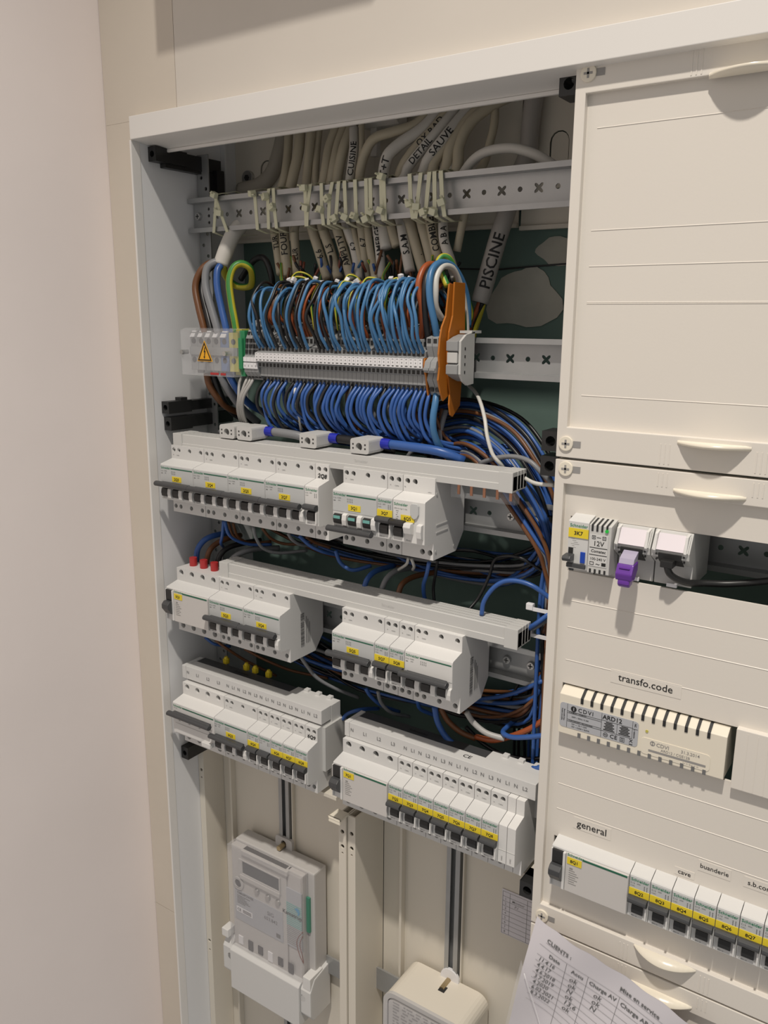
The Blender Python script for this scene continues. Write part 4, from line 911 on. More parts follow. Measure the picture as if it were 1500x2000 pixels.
WIRES=[
('c',5,'cable_cream',[(114,120,32),(116,115,-4),(123,100,-36),(118,98,-50),(112,98,-65),(107,98,-86),(111,98,-109),(123,90,-140)],{'text':'TUR','at':0.8}),
('c',6,'cable_cream',[(131,120,31),(136,110,-6),(135,100,-37),(132,98,-51),(125,98,-68),(122,98,-90),(126,95,-115),(133,90,-143)],{'text':'FOUR','at':0.8}),
('c',5,'cable_cream',[(149,120,29),(151,110,-8),(151,105,-35),(154,98,-53),(148,98,-70),(138,98,-91),(137,100,-115),(147,90,-143)],{'text':'EUR','at':0.86}),
('c',4,'cable_cream',[(156,125,33),(155,120,4),(159,110,-30),(162,105,-52),(154,105,-72),(149,105,-91)],{}),
('c',5.5,'cable_cream',[(185,120,19),(179,110,-8),(181,100,-33),(177,98,-52),(165,98,-71),(162,98,-89),(171,98,-114),(190,90,-147)],{'text':'6.6','at':0.84}),
('c',5.5,'cable_cream',[(195,120,17),(191,110,-7),(192,100,-31),(188,98,-52),(178,98,-72),(177,98,-90),(188,98,-117),(205,90,-147)],{'text':'L.S','at':0.8}),
('c', 5.5, 'cable_cream', [(204, 120, 15), (203, 105, -9), (199, 100, -32), (196, 98, -53), (192, 98, -72), (196, 98, -91), (206, 98, -118), (226, 85, -149)], {'text': 'AMPLI TV', 'at': 0.8}),
('c',5,'cable_white',[(211,110,6),(218,100,-16),(217,97,-36),(213,98,-52),(208,98,-71),(209,98,-90),(219,98,-113),(234,90,-148)],{'text':'CUISINE','at':0.22,'text2':'6.2','at2':0.78}),
('c',5,'cable_cream',[(304,120,21),(289,110,2),(268,100,-5),(248,95,-10),(236,95,-23),(230,95,-40),(227,98,-55),(224,98,-72),(229,98,-93),(233,98,-119),(242,90,-148)],{'text':'6.7','at':0.82}),
('c',6,'cable_white',[(314,120,18),(298,110,-2),(278,100,-16),(267,93,-27),(262,93,-38),(259,95,-50),(254,98,-74),(257,98,-94),(265,92,-118)],{'text':'T+T','at':0.5}),
('c', 5, 'cable_cream', [(324, 120, 19), (310, 110, -4), (293, 105, -20), (281, 100, -36), (274, 100, -50), (266, 98, -75), (267, 98, -95), (276, 95, -116)], {'text': 'OX RAD', 'at': 0.22}),
('c',5,'cable_white',[(333,125,21),(321,110,-1),(303,100,-24),(288,97,-40),(280,98,-52),(248,98,-76),(249,98,-94),(255,95,-120),(261,90,-148)],{'text':'DETAIL','at':0.3,'text2':'AMERGE','at2':0.82}),
('c',5.5,'cable_white',[(351,125,21),(339,115,5),(327,100,-17),(312,95,-36),(302,98,-51),(277,98,-78),(280,98,-95),(289,92,-119),(299,85,-142)],{'text':'SAUVE','at':0.28,'text2':'S.A.M','at2':0.86}),
('c',5.5,'cable_cream',[(365,125,20),(347,115,2),(331,105,-18),(318,98,-38),(313,98,-51),(286,98,-78),(291,98,-96),(301,95,-121),(314,88,-144)],{}),
('c',5.5,'cable_cream',[(375,130,20),(358,120,8),(342,110,-7),(334,100,-27),(328,98,-50),(301,98,-77),(304,98,-94),(314,95,-119),(326,88,-145)],{}),
('c',5.5,'cable_cream',[(383,130,20),(367,120,11),(350,110,-4),(342,103,-25),(341,98,-51),(312,98,-77),(314,98,-92),(322,95,-117),(334,88,-141)],{'text':'COMBLE','at':0.82}),
('c', 5, 'cable_white', [(339, 110, -8), (334, 104, -27), (333, 100, -50), (330, 98, -76), (329, 98, -93), (335, 90, -113), (345, 85, -131), (355, 80, -150)], {'text': 'A B A', 'at': 0.7}),
('c',5,'cable_cream',[(269,100,-48),(262,100,-74),(264,100,-94),(270,98,-112)],{}),
('c',4,'cable_cream',[(368,125,14),(370,120,-7),(368,115,-26),(366,110,-42),(360,105,-54),(354,100,-80),(349,100,-99),(344,100,-123)],{}),
('c',4.5,'cable_white',[(349,95,-55),(365,90,-42),(382,88,-36),(406,88,-36),(428,90,-43),(446,95,-54)],{}),
('c',9,'cable_grey',[(402,140,24),(399,140,-5),(397,140,-32),(390,135,-55),(385,125,-84),(378,120,-113),(372,115,-142),(366,110,-172)],{'text':'PISCINE','at':0.8}),
('c',9,'cable_beige',[(81,150,25),(74,148,0),(64,145,-22),(46,142,-34),(18,140,-38)],{}),
('c',3,'cable_cream',[(221,110,11),(228,100,-22),(223,100,-54),(217,100,-87),(228,95,-119),(240,90,-149)],{}),
('c',4,'cable_cream',[(235,100,-88),(242,95,-114),(250,90,-135),(257,85,-152)],{}),
('c',4,'cable_cream',[(201,105,-85),(213,100,-107),(227,100,-129),(246,90,-150)],{}),
('c',9,'cable_white',[(69,85,-85),(66,75,-96),(64,66,-112),(60,60,-130)],{}),
('s',4,'wire_brown',[(55,65,-128),(42,60,-128),(35,52,-137),(32,46,-154),(40,42,-177),(49,40,-200),(52,40,-214)],{}),
('s',4,'wire_black',[(50,70,-128),(39,65,-131),(34,58,-142),(36,52,-160),(49,46,-183),(57,43,-200),(61,42,-214)],{}),
('s',4.5,'wire_grey',[(62,60,-127),(55,53,-128),(50,47,-136),(52,43,-154),(61,41,-177),(70,40,-199),(73,40,-214)],{}),
('s',4,'wire_blue',[(64,55,-131),(64,50,-138),(67,46,-155),(74,44,-177),(82,42,-199),(85,42,-215)],{}),
('s',4,'wire_gy',[(64,60,-129),(57,70,-142),(56,88,-152),(74,90,-153),(84,85,-147),(91,75,-134),(86,66,-129),(81,58,-134),(80,52,-149),(85,49,-171),(91,47,-191),(94,47,-208)],{}),
('s',3.5,'wire_black',[(52,100,-144),(75,95,-126),(93,90,-121),(104,88,-126),(109,90,-142),(106,95,-156)],{}),
('s',4,'wire_brown',[(51,40,-251),(52,42,-264),(56,50,-279),(57,65,-292),(59,85,-301)],{}),
('s',4,'wire_black',[(56,45,-251),(57,50,-267),(57,60,-285),(55,80,-302),(61,100,-313)],{}),
('s',4.5,'wire_grey',[(70,42,-251),(75,45,-263),(77,55,-278),(78,70,-294),(83,90,-311)],{}),
('s',4,'wire_blue',[(83,42,-249),(88,45,-261),(89,55,-274),(89,70,-287),(92,90,-298)],{}),
('s',3.2,'wire_orange',[(331,55,-214),(340,45,-196),(343,38,-177),(340,36,-159),(340,42,-145),(341,52,-138),(339,70,-139),(333,85,-152)],{}),
('s',3.2,'wire_black',[(350,40,-209),(349,36,-189),(347,36,-168),(346,40,-152),(346,48,-142),(346,62,-139),(341,80,-148)],{}),
('s',3.4,'wire_lblue',[(360,40,-208),(360,33,-191),(357,30,-173),(355,31,-157),(354,37,-144),(356,48,-137),(359,65,-139),(362,80,-153),(363,90,-172),(362,95,-196)],{}),
('s',3.2,'wire_white',[(358,50,-188),(357,40,-177),(358,37,-163),(357,40,-150),(358,50,-140),(360,66,-142),(361,80,-158),(362,88,-182),(363,90,-201)],{}),
('s',3,'wire_gy',[(363,50,-158),(353,55,-144),(347,60,-135),(349,65,-130),(354,70,-133),(357,78,-148),(360,84,-172),(362,88,-201)],{}),
('s',1.6,'wire_gy',[(352,100,-157),(358,105,-172),(359,108,-184),(354,110,-196)],{}),
('s',2.6,'wire_orange',[(366,110,-171),(362,110,-181),(356,112,-191),(352,115,-202)],{}),
('s',2.6,'wire_black',[(369,110,-172),(363,112,-182),(356,115,-194),(352,118,-207)],{}),
('s',2.6,'wire_gy',[(369,112,-173),(364,114,-186),(358,117,-199),(353,120,-212)],{}),
('s',2.8,'wire_black',[(349,48,-252),(351,40,-263),(350,38,-278),(344,45,-297),(342,55,-316),(345,60,-329)],{}),
('s',2.8,'wire_black',[(345,50,-252),(344,45,-267),(342,44,-282),(340,50,-300),(338,60,-317)],{}),
('s',3.4,'wire_lblue',[(357,45,-254),(360,38,-265),(360,34,-280),(360,36,-294),(361,45,-309),(361,60,-320),(363,80,-330)],{}),
('s',2.4,'wire_brown',[(354,62,-274),(353,60,-285),(351,60,-298),(351,65,-316)],{}),
('s',2.6,'wire_grey',[(358,62,-275),(357,58,-285),(354,58,-300),(352,65,-319)],{}),
('s',1.9,'wire_white',[(361,100,-253),(378,85,-259),(392,70,-268),(403,58,-281),(409,52,-295),(416,50,-311),(423,52,-320),(426,60,-327)],{'name':'white'}),
('s',1.9,'wire_white',[(448,40,-325),(460,35,-329),(471,32,-331),(488,30,-330)],{'name':'white2'}),
('s',2.4,'wire_grey',[(398,60,-324),(418,55,-316),(439,50,-312),(457,45,-314),(470,45,-324),(481,50,-335)],{}),
('s',2.4,'wire_grey',[(318,50,-329),(327,50,-317),(339,55,-309),(347,70,-308),(360,90,-313)],{}),
('s',1.7,'wire_lgrey',[(103,45,-251),(104,38,-260),(105,35,-275),(98,40,-290),(92,50,-304),(79,70,-315)],{}),
('s',1.7,'wire_lgrey',[(113,45,-251),(113,38,-259),(108,35,-275),(100,40,-290),(95,50,-304),(84,70,-315)],{}),
('s',1.7,'wire_lgrey',[(117,45,-251),(118,38,-259),(110,35,-274),(103,40,-290),(98,50,-304),(89,70,-314)],{}),
('s',1.7,'wire_lgrey',[(121,45,-251),(122,38,-259),(113,35,-274),(106,40,-289),(101,50,-304),(94,70,-314)],{}),
('s',1.7,'wire_white',[(181,45,-255),(186,37,-265),(189,36,-278),(187,42,-293),(183,50,-308)],{}),
('s',3.6,'wire_blue',[(19,40,-482),(27,36,-465),(33,42,-454),(38,55,-450),(40,80,-451)],{'name':'supplyB'}),
('s',3.4,'wire_brown',[(36,40,-484),(42,40,-467),(44,50,-459),(50,65,-454),(47,90,-456)],{'name':'supplyB'}),
('s',3.4,'wire_black',[(54,40,-485),(59,42,-469),(63,52,-461),(71,70,-458),(82,90,-457)],{'name':'supplyB'}),
('s',3.4,'wire_grey',[(64,45,-487),(75,47,-471),(86,58,-463),(95,75,-462),(107,95,-464)],{'name':'supplyB'}),
('s',1.9,'wire_blue',[(79,30,-421),(71,35,-440),(61,42,-453),(46,60,-464)],{'name':'mid'}),
('s',1.9,'wire_blue',[(81,30,-421),(81,35,-437),(84,45,-447),(93,60,-454),(108,80,-456)],{'name':'mid'}),
('s',1.7,'wire_brown',[(77,40,-425),(74,50,-443),(80,60,-452),(83,80,-458)],{'name':'mid'}),
('s',1.7,'wire_brown',[(84,40,-425),(82,50,-444),(88,65,-454),(103,85,-454)],{'name':'mid'}),
('s',2,'wire_grey',[(126,30,-421),(125,35,-435),(127,45,-450),(138,60,-457),(160,85,-456)],{'name':'mid'}),
('s',1.8,'wire_brown',[(126,45,-426),(131,55,-440),(141,70,-448),(164,90,-448)],{'name':'mid'}),
('s',2,'wire_grey',[(174,35,-423),(175,42,-432),(177,55,-440),(179,80,-446)],{'name':'mid'}),
('s',2,'wire_blue',[(190,35,-423),(199,42,-434),(209,52,-442),(217,70,-449)],{'name':'mid'}),
('s',1.8,'wire_brown',[(192,45,-426),(196,55,-434),(206,70,-442)],{'name':'mid'}),
('s',2.2,'wire_blue',[(229,50,-437),(236,50,-450),(249,55,-457),(263,70,-453)],{'name':'mid'}),
('s',2.1,'wire_blue',[(361,30,-423),(355,36,-437),(346,45,-453),(344,50,-467),(348,50,-476)],{'name':'mid'}),
('s',1.6,'wire_black',[(359,50,-426),(354,55,-442),(350,58,-460),(354,55,-478)],{'name':'mid'}),
('s',1.6,'wire_white',[(327,45,-428),(322,50,-436),(308,60,-446),(290,75,-457)],{'name':'mid'}),
('s',1.6,'wire_white',[(331,45,-428),(331,50,-437),(322,62,-445)],{'name':'mid'}),
('s',3.0,'wire_blue',[(275,40,-468),(276,45,-459),(277,60,-454),(280,90,-455)],{'name':'mid'}),
('s',3.0,'wire_grey',[(294,45,-468),(296,52,-457),(300,65,-451),(304,90,-453)],{'name':'mid'}),
('s',3.0,'wire_brown',[(315,45,-469),(316,52,-459),(320,70,-455),(330,95,-455)],{'name':'mid'}),
('s',2.3,'wire_blue',[(421,30,-465),(423,30,-451),(431,32,-437),(441,35,-429),(454,38,-427),(469,40,-430),(484,45,-440)],{'name':'mid'}),
('s',1.7,'wire_black',[(396,50,-471),(402,60,-459),(410,65,-437),(415,65,-420),(428,60,-412),(444,60,-411),(458,65,-418),(472,70,-427)],{'name':'mid'}),
('s',2.4,'wire_blue',[(466,40,-472),(475,40,-464),(483,45,-456)],{'name':'mid'}),
('s',1.8,'wire_grey',[(465,45,-476),(474,45,-469),(482,50,-462)],{'name':'mid'}),
('s',2.2,'wire_grey',[(177,50,-575),(182,55,-587),(189,65,-604),(204,80,-619),(224,100,-633)],{'name':'mid'}),
('s',1.8,'wire_brown',[(77,60,-592),(103,70,-604),(132,85,-616),(177,100,-620)],{'name':'mid'}),
('s',1.8,'wire_brown',[(41,45,-583),(53,50,-592),(68,70,-613),(102,90,-633)],{'name':'mid'}),
('s',1.8,'wire_blue',[(23,45,-584),(35,50,-592),(42,70,-600)],{'name':'mid'}),
('s',2.2,'wire_blue',[(274,45,-587),(277,50,-597),(285,60,-610),(292,85,-626)],{'name':'mid'}),
('s',2.0,'wire_grey',[(290,45,-586),(291,50,-601),(298,60,-615),(306,85,-628)],{'name':'mid'}),
('s',2.2,'wire_blue',[(341,45,-582),(339,55,-597),(349,70,-608)],{'name':'mid'}),
('s',3.2,'wire_blue',[(365,40,-581),(368,42,-598),(377,45,-614),(393,45,-622)],{'name':'mid'}),
('s',3.0,'wire_brown',[(369,45,-583),(376,50,-598),(389,55,-609),(404,60,-614)],{'name':'mid'}),
('s',3.0,'wire_lgrey',[(400,45,-579),(407,48,-590),(421,50,-598),(439,55,-601)],{'name':'mid'}),
('s',3.0,'wire_orange',[(404,60,-612),(423,58,-609),(439,60,-602),(461,60,-587),(478,60,-571)],{'name':'mid'}),
('s',2.6,'wire_blue',[(485,45,-579),(468,45,-586),(449,50,-594),(437,55,-595),(435,70,-595),(441,90,-588)],{'name':'mid'}),
('s',2.2,'wire_black',[(387,70,-610),(408,65,-619),(434,60,-622),(463,60,-618),(481,60,-611)],{'name':'mid'}),
('s',3,'wire_blue',[(488,45,-612),(475,45,-618),(458,50,-628),(438,60,-640)],{'name':'mid'}),
('s',2.2,'wire_blue',[(474,60,-531),(438,70,-558),(393,90,-584),(331,110,-612)],{'name':'mid'}),
('s',2.2,'wire_blue',[(237,50,-637),(242,55,-630),(253,65,-626),(260,90,-633)],{'name':'mid'}),
]
# ================================================================== TERMINAL ROW
TP = .0052
def term_body():
    prof = [(.030, -.2342), (.030, -.2245), (.034, -.2230), (.034, -.2188), (.046, -.2160), (.046, -.2075), (.056, -.2045), (.056, -.1960), (.070, -.1930), (.0665, -.2050), (.0665, -.2470), (.060, -.2570), (.042, -.2558), (.042, -.2510), (.037, -.2500), (.037, -.2412), (.034, -.2402), (.034, -.2355)]
    return MB().prism(prof, .0002, TP - .0001).mesh('body', 'terminal_grey')
def term_slots():
    mb = MB()
    for y, z0, z1 in ((.0337, -.2226, -.2192), (.0337, -.2398, -.2360), (.0417, -.2552, -.2514), (.0457, -.2140, -.2095), (.0557, -.2030, -.1990)): mb.box(.0011, TP - .0010, y, y + .001, z0, z1)
    return mb.mesh('wire_entries', 'slot_dark')
def marker(n):
    mb = MB().box(.0002, TP - .0001, .0288, .0300, -.2338, -.2248)
    mb.box(.0022, .0032, .0287, .0288, -.2296, -.2285, 1); mb.box(.0012, .0042, .0287, .0288, -.2330, -.2317, 1) if n % 2 else mb.box(.0016, .0038, .0287, .0288, -.2330, -.2317, 1)
    mb.box(.0014, .0036, .0287, .0288, -.2262, -.2257, 1)
    return mb.mesh('marker', ['label_white', 'ink_grey'])
TX0 = .1370
NB = 41
for k in range(NB):
    x = TX0 + TP * k
    t = thing('terminal_block', '%s grey terminal block with a white marker, counted from the left' % nth(k + 1), 'terminal block', (x, 0, 0), 'terminal blocks in the long row')
    obj('body', shape('tbody', term_body), t); obj('wire_entries', shape('tslots', term_slots), t)['kind'] = 'stuff'
    obj('marker', shape(('tm', k % 2), lambda: marker(k)), t)
for k in range(4):
    x = .1160 + TP * k
    t = thing('terminal_block', ('leftmost perforated terminal block beside the clear box', 'second perforated terminal block from the clear box', 'third perforated terminal block from the clear box', 'fourth perforated terminal block from the clear box')[k], 'terminal block', (x, 0, 0), 'perforated terminal blocks')
    def f():
        prof = [(.034, -.2460), (.034, -.2300), (.036, -.2280), (.038, -.2100), (.046, -.1950), (.056, -.1900), (.070, -.1900), (.0665, -.2050), (.0665, -.2470), (.060, -.2560), (.042, -.2550)]
        return MB().prism(prof, .0002, TP - .0001).mesh('body', 'terminal_grey')
    obj('body', shape('tbody2', f), t)
    obj('wire_entries', shape('tslots2', lambda: MB().box(.0011, .0042, .0350, .037, -.2268, -.2225).box(.0011, .0042, .0356, .038, -.2208, -.2165).box(.0011, .0042, .0362, .039, -.2145, -.2105).box(.0011, .0042, .0395, .042, -.2068, -.2030).box(.0011, .0042, .0425, .045, -.2008, -.1975).box(.0011, .0042, .0385, .041, -.2530, -.2490).mesh('wire_entries', 'slot_dark')), t)['kind'] = 'stuff'
    obj('marker', shape('tm2', lambda: MB().box(.0002, TP - .0001, .0325, .0340, -.2350, -.2302).box(.0002, TP - .0001, .0325, .0340, -.2425, -.2362).box(.0022, .0029, .0324, .0325, -.2408, -.2385, 1).mesh('marker', ['label_white', 'ink_grey'])), t)
XR = TX0 + TP * NB
def orange(x, prof, label):
    tag(part('end_plate', MB().prism(prof, x, x + .0018), 'orange_plate', bevel=.0003), label, 'end plate', 'orange end plates')
orange(XR + .0006, [(.030, -.2240), (.029, -.2300), (.030, -.2360), (.033, -.2420), (.036, -.2560), (.040, -.2660), (.060, -.2660), (.066, -.2400), (.066, -.2240)], 'slim orange divider right of the white marked terminal blocks')
for k in range(2):
    t = thing('terminal_block', ('wide grey terminal block with the black wire, left of the pair', 'wide grey terminal block with the light blue wire')[k], 'terminal block', (XR + .0030 + .0066 * k, 0, 0), 'wide terminal blocks')
    part('body', MB().prism([(.026, -.2330), (.028, -.2270), (.034, -.2230), (.030, -.2130), (.030, -.2050), (.040, -.2030), (.060, -.1930), (.0665, -.21), (.0665, -.247), (.060, -.2600), (.040, -.2590), (.036, -.2500), (.032, -.2440), (.034, -.2380), (.026, -.2370)], .0002, .0064), 'terminal_grey', t, bevel=.0003)
    part('wire_entry', MB().box(.0014, .0052, .0297, .0310, -.2100, -.2060), 'slot_dark', t)
    part('wire_entry', MB().box(.0014, .0052, .0355, .037, -.2555, -.2515), 'slot_dark', t)
    part('clip_rib', MB().box(.0004, .0062, .0245, .0262, -.2350, -.2330), 'terminal_grey', t)
xo = XR + .0166
orange(xo, [(.045, -.1560), (.040, -.1850), (.033, -.1950), (.030, -.2050), (.028, -.2200), (.030, -.2320), (.028, -.2440), (.033, -.2560), (.038, -.2640), (.046, -.2600), (.066, -.2500), (.066, -.1560)], 'large wavy orange end plate, front one')
orange(xo + .0026, [(.050, -.1545), (.048, -.1850), (.042, -.2000), (.040, -.2200), (.042, -.2400), (.046, -.2560), (.045, -.2680), (.048, -.2780), (.052, -.2800), (.066, -.2700), (.072, -.2000), (.070, -.1545)], 'large orange end plate standing taller just behind the wavy one')
ec = thing('end_clamp', 'grey end clamp gripping the rail right of the orange plates', 'clamp', (xo + .0055, 0, 0))
part('body', MB().prism([(.046, -.2430), (.034, -.2380), (.034, -.2300), (.038, -.2280), (.038, -.2180), (.034, -.2165), (.034, -.2080), (.046, -.2040), (.056, -.2020), (.066, -.2050), (.066, -.2460), (.056, -.2460)], .0003, .0125), 'terminal_grey', ec, bevel=.0005)
part('cross_bar', MB().box(.0010, .0118, .0345, .0400, -.2278, -.2182), 'grey_plastic', ec, bevel=.0005)
part('side_plate', MB().prism([(.042, -.2450), (.036, -.2380), (.036, -.2080), (.046, -.2020), (.062, -.1995), (.062, -.2480), (.05, -.2490)], .0126, .0150), 'grey_plastic', ec)
for k in range(4): part('side_slot', MB().box(.0150, .0152, .0430, .0442 + .0006, -.2200 - .0072 * k + .004, -.2175 - .0072 * k + .004), 'slot_dark', ec)
part('top_arm', MB().box(.0020, .0150, .056, .075, -.2010, -.1985), 'grey_plastic', ec)

# ------------------------------------------------------------------ clear distribution block
db = thing('distribution_block', 'clear covered distribution block with an orange lightning warning sign', 'distribution block', (.0225, 0, -.2260))
for k, (mm, w0, w1) in enumerate((('terminal_grey', .008, .0195), ('terminal_grey', .020, .0315), ('terminal_grey', .032, .0435), ('terminal_grey', .0440, .0555), ('blue_term', .0560, .0690), ('yellow_term', .0695, .0830))):
    p = part('terminal', MB().box(w0, w1, .036, .066, -.0215, .0215).box(w0 + .001, w1 - .001, .044, .066, .0215, .0255).box(w0 + .001, w1 - .001, .044, .066, -.0255, -.0215), mm, db, bevel=.0006)
    for z in (.0115, -.0095): part('screw_hole', MB().cyl(((w0 + w1) / 2, .0355, z), .0032, .001, n=12), 'dark_grey', p)
    if k < 5: part('paper_tab', MB().prism([(.0330, .0160), (.0350, .0160), (.0400, .0230), (.0380, .0230)], w0 + .002, w1 - .003), 'label_white', p)
part('earth_terminal', MB().box(.0835, .0915, .038, .066, -.026, .024).box(.085, .0905, .034, .038, -.018, .016), 'green_term', db, bevel=.0008)
part('centre_strip', MB().box(.008, .083, .0345, .0360, -.0040, .0050), 'terminal_grey', db)
cv = part('clear_cover', MB().box(.004, .0860, .0250, .0258, -.0265, .0235).box(.004, .0860, .0258, .045, .0228, .0235).box(.004, .0860, .0258, .045, -.0265, -.0258).box(.004, .0048, .0258, .045, -.0265, .0235).box(.0852, .0860, .0258, .045, -.0265, .0235), 'clear', db)
part('cover_bevel', MB().prism([(.0250, .0235), (.0330, .0262), (.0450, .0262), (.0450, .0255), (.0335, .0255), (.0255, .0230)], .004, .086), 'clear', cv)
for x in (.0065, .0745): part('cover_screw', MB().cyl((x, .0225, -.0010), .0026, .010, n=10), 'steel', cv)
sg = part('warning_sign', MB().plate([(.0305, -.0105), (.0545, -.0105), (.0425, .0125)], [], .0243, .0249), 'sign_orange', db); sg['label'] = 'orange warning triangle with lightning bolt'
part('sign_border', MB().plate([(.0318, -.0096), (.0532, -.0096), (.0425, .0108)], [[(.0338, -.0083), (.0512, -.0083), (.0425, .0082)]], .0240, .0243), 'ink', sg)
part('lightning_bolt', MB().plate([(.0430, .0050), (.0415, -.0002), (.0428, -.0002), (.0418, -.0055), (.0408, -.0050), (.0424, -.0075), (.0432, -.0048), (.0425, -.0052), (.0442, .0012), (.0428, .0012), (.0440, .0050)], [], .0239, .0243), 'ink', sg)
part('red_marks', MB().box(.050, .063, .0247, .0250, -.0250, -.0225).box(.066, .074, .0247, .0250, -.0250, -.0225), 'ferrule_red', cv)

# ------------------------------------------------------------------ plug connectors lying on the busbar
CN = [(.0975, 'wire_grey', 0, 'leftmost grey cable connector lying on the long busbar'), (.1235, 'wire_grey', 1, 'second grey cable connector on the busbar with a grey cable'), (.2130, 'wire_black', 1, 'grey cable connector on the busbar with a black cable'), (.2785, 'wire_blue', 1, 'grey cable connector on the busbar with a thick blue cable')]
for k, (x, cm, sl, lab) in enumerate(CN):
    t = thing('cable_connector', lab, 'connector', (x, .0110, -.3185), 'connectors on the busbar')
    def f():
        mb = MB(); o = rrect(0, .0225, 0, .0150, .003, 3); h = circle(.0105, .0068, .0040, 14)
        mb.plate(o, [h], 0, .009); mb.plate(o, [], .009, .026); mb.prism([(.026, .001), (.026, .014), (.038, .0125), (.038, .0025)], .003, .0200, 'x'); return mb.mesh('body', 'grey_plastic')
    obj('body', shape('conb', f), t)
    obj('contact', shape('conc', lambda: MB().cyl((.0105, .0050, .0068), .0024, .004, n=12).mesh('contact', 'screw_dark')), t)
    obj('pin_holes', shape('conp', lambda: MB().box(.0026, .0042, -.0003, .0002, .0085, .0100).box(.0026, .0042, -.0003, .0002, .0045, .0060).box(.0172, .0188, -.0003, .0002, .0085, .0100).box(.0172, .0188, -.0003, .0002, .0045, .0060).mesh('pin_holes', 'slot_dark')), t)
    if sl:
        L_ = (.050, .060, .075)[k - 1]
        part('sleeve', MB().cyl((.0215, .024, .0085), .0052, .011, 'x', 14), 'ferrule_blue', t, smooth=False)
        mb = MB(); tube(mb, [(.0320, .024, .0085), (.0450, .0245, .0082), (.0320 + L_ * .7, .028, .006), (.0320 + L_, .040, -.003)], .0047, 12, 5); obj('cable', mb.mesh('cable', cm, True, merge=False), t)
    else:
        mb = MB(); tube(mb, [(-.001, .030, .0040), (-.018, .033, .0030), (-.040, .040, -.002)], .0035, 10, 5); obj('cable', mb.mesh('cable', 'wire_grey', True, merge=False), t)
for k, x in enumerate((.0290, .0470, .0650)):
    t = thing('wire_ferrule', ('red wire sleeve on the blue supply wire of 5Q1', 'red wire sleeve on the brown supply wire of 5Q1', 'red wire sleeve on the black supply wire of 5Q1')[k], 'ferrule', (x, .022, -.4838), 'red sleeves on 5Q1')
    part('sleeve', MB().cyl((0, .004, .0005), .0047, .0105, 'z', 14), 'ferrule_red', t)
    part('pin', MB().cyl((0, .004, -.003), .0028, .004, 'z', 10), 'copper', t)

# ================================================================== CABLES AND WIRES
CN_ = {'cable_cream': 'cream', 'cable_white': 'white', 'cable_grey': 'grey', 'cable_beige': 'beige', 'wire_blue': 'blue', 'wire_lblue': 'light blue', 'wire_black': 'black', 'wire_brown': 'brown', 'wire_orange': 'rust orange', 'wire_red': 'red brown', 'wire_grey': 'grey', 'wire_lgrey': 'pale grey', 'wire_white': 'white', 'wire_gy': 'green and yellow'}
PLAIN = [0]
WIRES.sort(key=lambda q: q[3][min(4, len(q[3]) - 1)][0])
AA = ((.073, '2Q3'), (.127, '2Q4'), (.181, '2Q5'), (.235, '2Q7'), (.262, 'the breaker marked 2Q8'), (.325, '3Q1'), (.343, '3Q7'), (.38, '6Q5'))
BB = ((.09, '5Q1'), (.144, '5Q3'), (.2, '5Q4'), (.262, 'the gap left of 5Q5'), (.323, '5Q5'), (.341, '5Q7'), (.359, '5Q8'), (.415, 'the white untagged breaker'))
def near(x, tab, other):
    for a, s in tab:
        if x < a: return s
    return other
def put_wire(pts, r, m, label, cat='wire', name=None, group=None, sides=8, per=7, text=()):
    o = obj(name or ('cable' if m.startswith('cable') else 'wire'), wire_mesh(pts, r, m, sides, per)); tag(o, label, cat, group)
    for s, at in text:
        mb = MB(); text_on_tube(mb, pts, r, s, at, r * 1.75); q = obj('marker_writing', mb.mesh('marker_writing', 'ink', merge=False), o); q['label'] = 'black handwriting'
    return o
for kind, r, m, pts, e in WIRES:
    pts = [(a / 1000, b / 1000, c / 1000) for a, b, c in pts]; r /= 1000; col = CN_[m]
    if kind == 'c':
        tx = [(e['text'], e['at'])] if 'text' in e else []
        if 'text2' in e: tx.append((e['text2'], e['at2']))
        if tx: lab = '%s sheathed cable with %s written on it in black' % (col, ' and '.join(t_[0] for t_ in tx))
        if e.get('text') == '6.6': lab = 'cream sheathed cable with 6.6 written on it, left of the one marked L.S'
        elif e.get('text') == '6.7': lab = 'cream sheathed cable with 6.7 written on it, bending over from the upper right'
        elif tx: pass
        elif m == 'cable_beige': lab = 'thick beige conduit curving behind the rail at the upper left'
        elif r > .008: lab = 'thick white supply cable tied to the left of the top rail'
        elif m == 'cable_white': lab = 'white cable arching over the right part of the top rail'
        else: PLAIN[0] += 1; lab = '%s unmarked cream sheathed cable from the left behind the top rail' % nth(PLAIN[0])
        put_wire(pts, r, m, lab, 'cable', 'sheathed_cable', 'sheathed cables from above', 12, 8, tx)
    else:
        x, y, z = pts[len(pts) // 2]
        if z > -.20 and x < .15: w = 'of the supply cable above the clear distribution block'
        elif z > -.33 and x < .15: w = 'leaving the clear distribution block downwards' if m != 'wire_lgrey' else 'hanging from the perforated terminal blocks'
        elif z > -.21: w = 'arching over the orange end plates' if r > .003 else 'at the end of the cable marked PISCINE'
        elif z > -.345: w = 'hanging below the right end of the terminal row' if 'name' not in e else {'white': 'dangling in front of the wire bundle on the right', 'white2': 'leaving the right end of the long busbar'}[e['name']]
        elif e.get('name') == 'supplyB': w = 'with a thick sheath curving up from switch 5Q1'
        elif z > -.49: w = 'seen below %s above the 5Q row' % near(pts[0][0], AA, 'the bare rail at the right')
        else: w = 'seen below %s above the lowest rows' % near(pts[0][0], BB, 'the bare rail at the right')
        put_wire(pts, r, m, '%s wire %s' % (col, w), 'wire', 'wire', 'wires ' + w, 10 if r > .0025 else 8)
R = random.Random(21)
J = lambda s: R.uniform(-s, s)
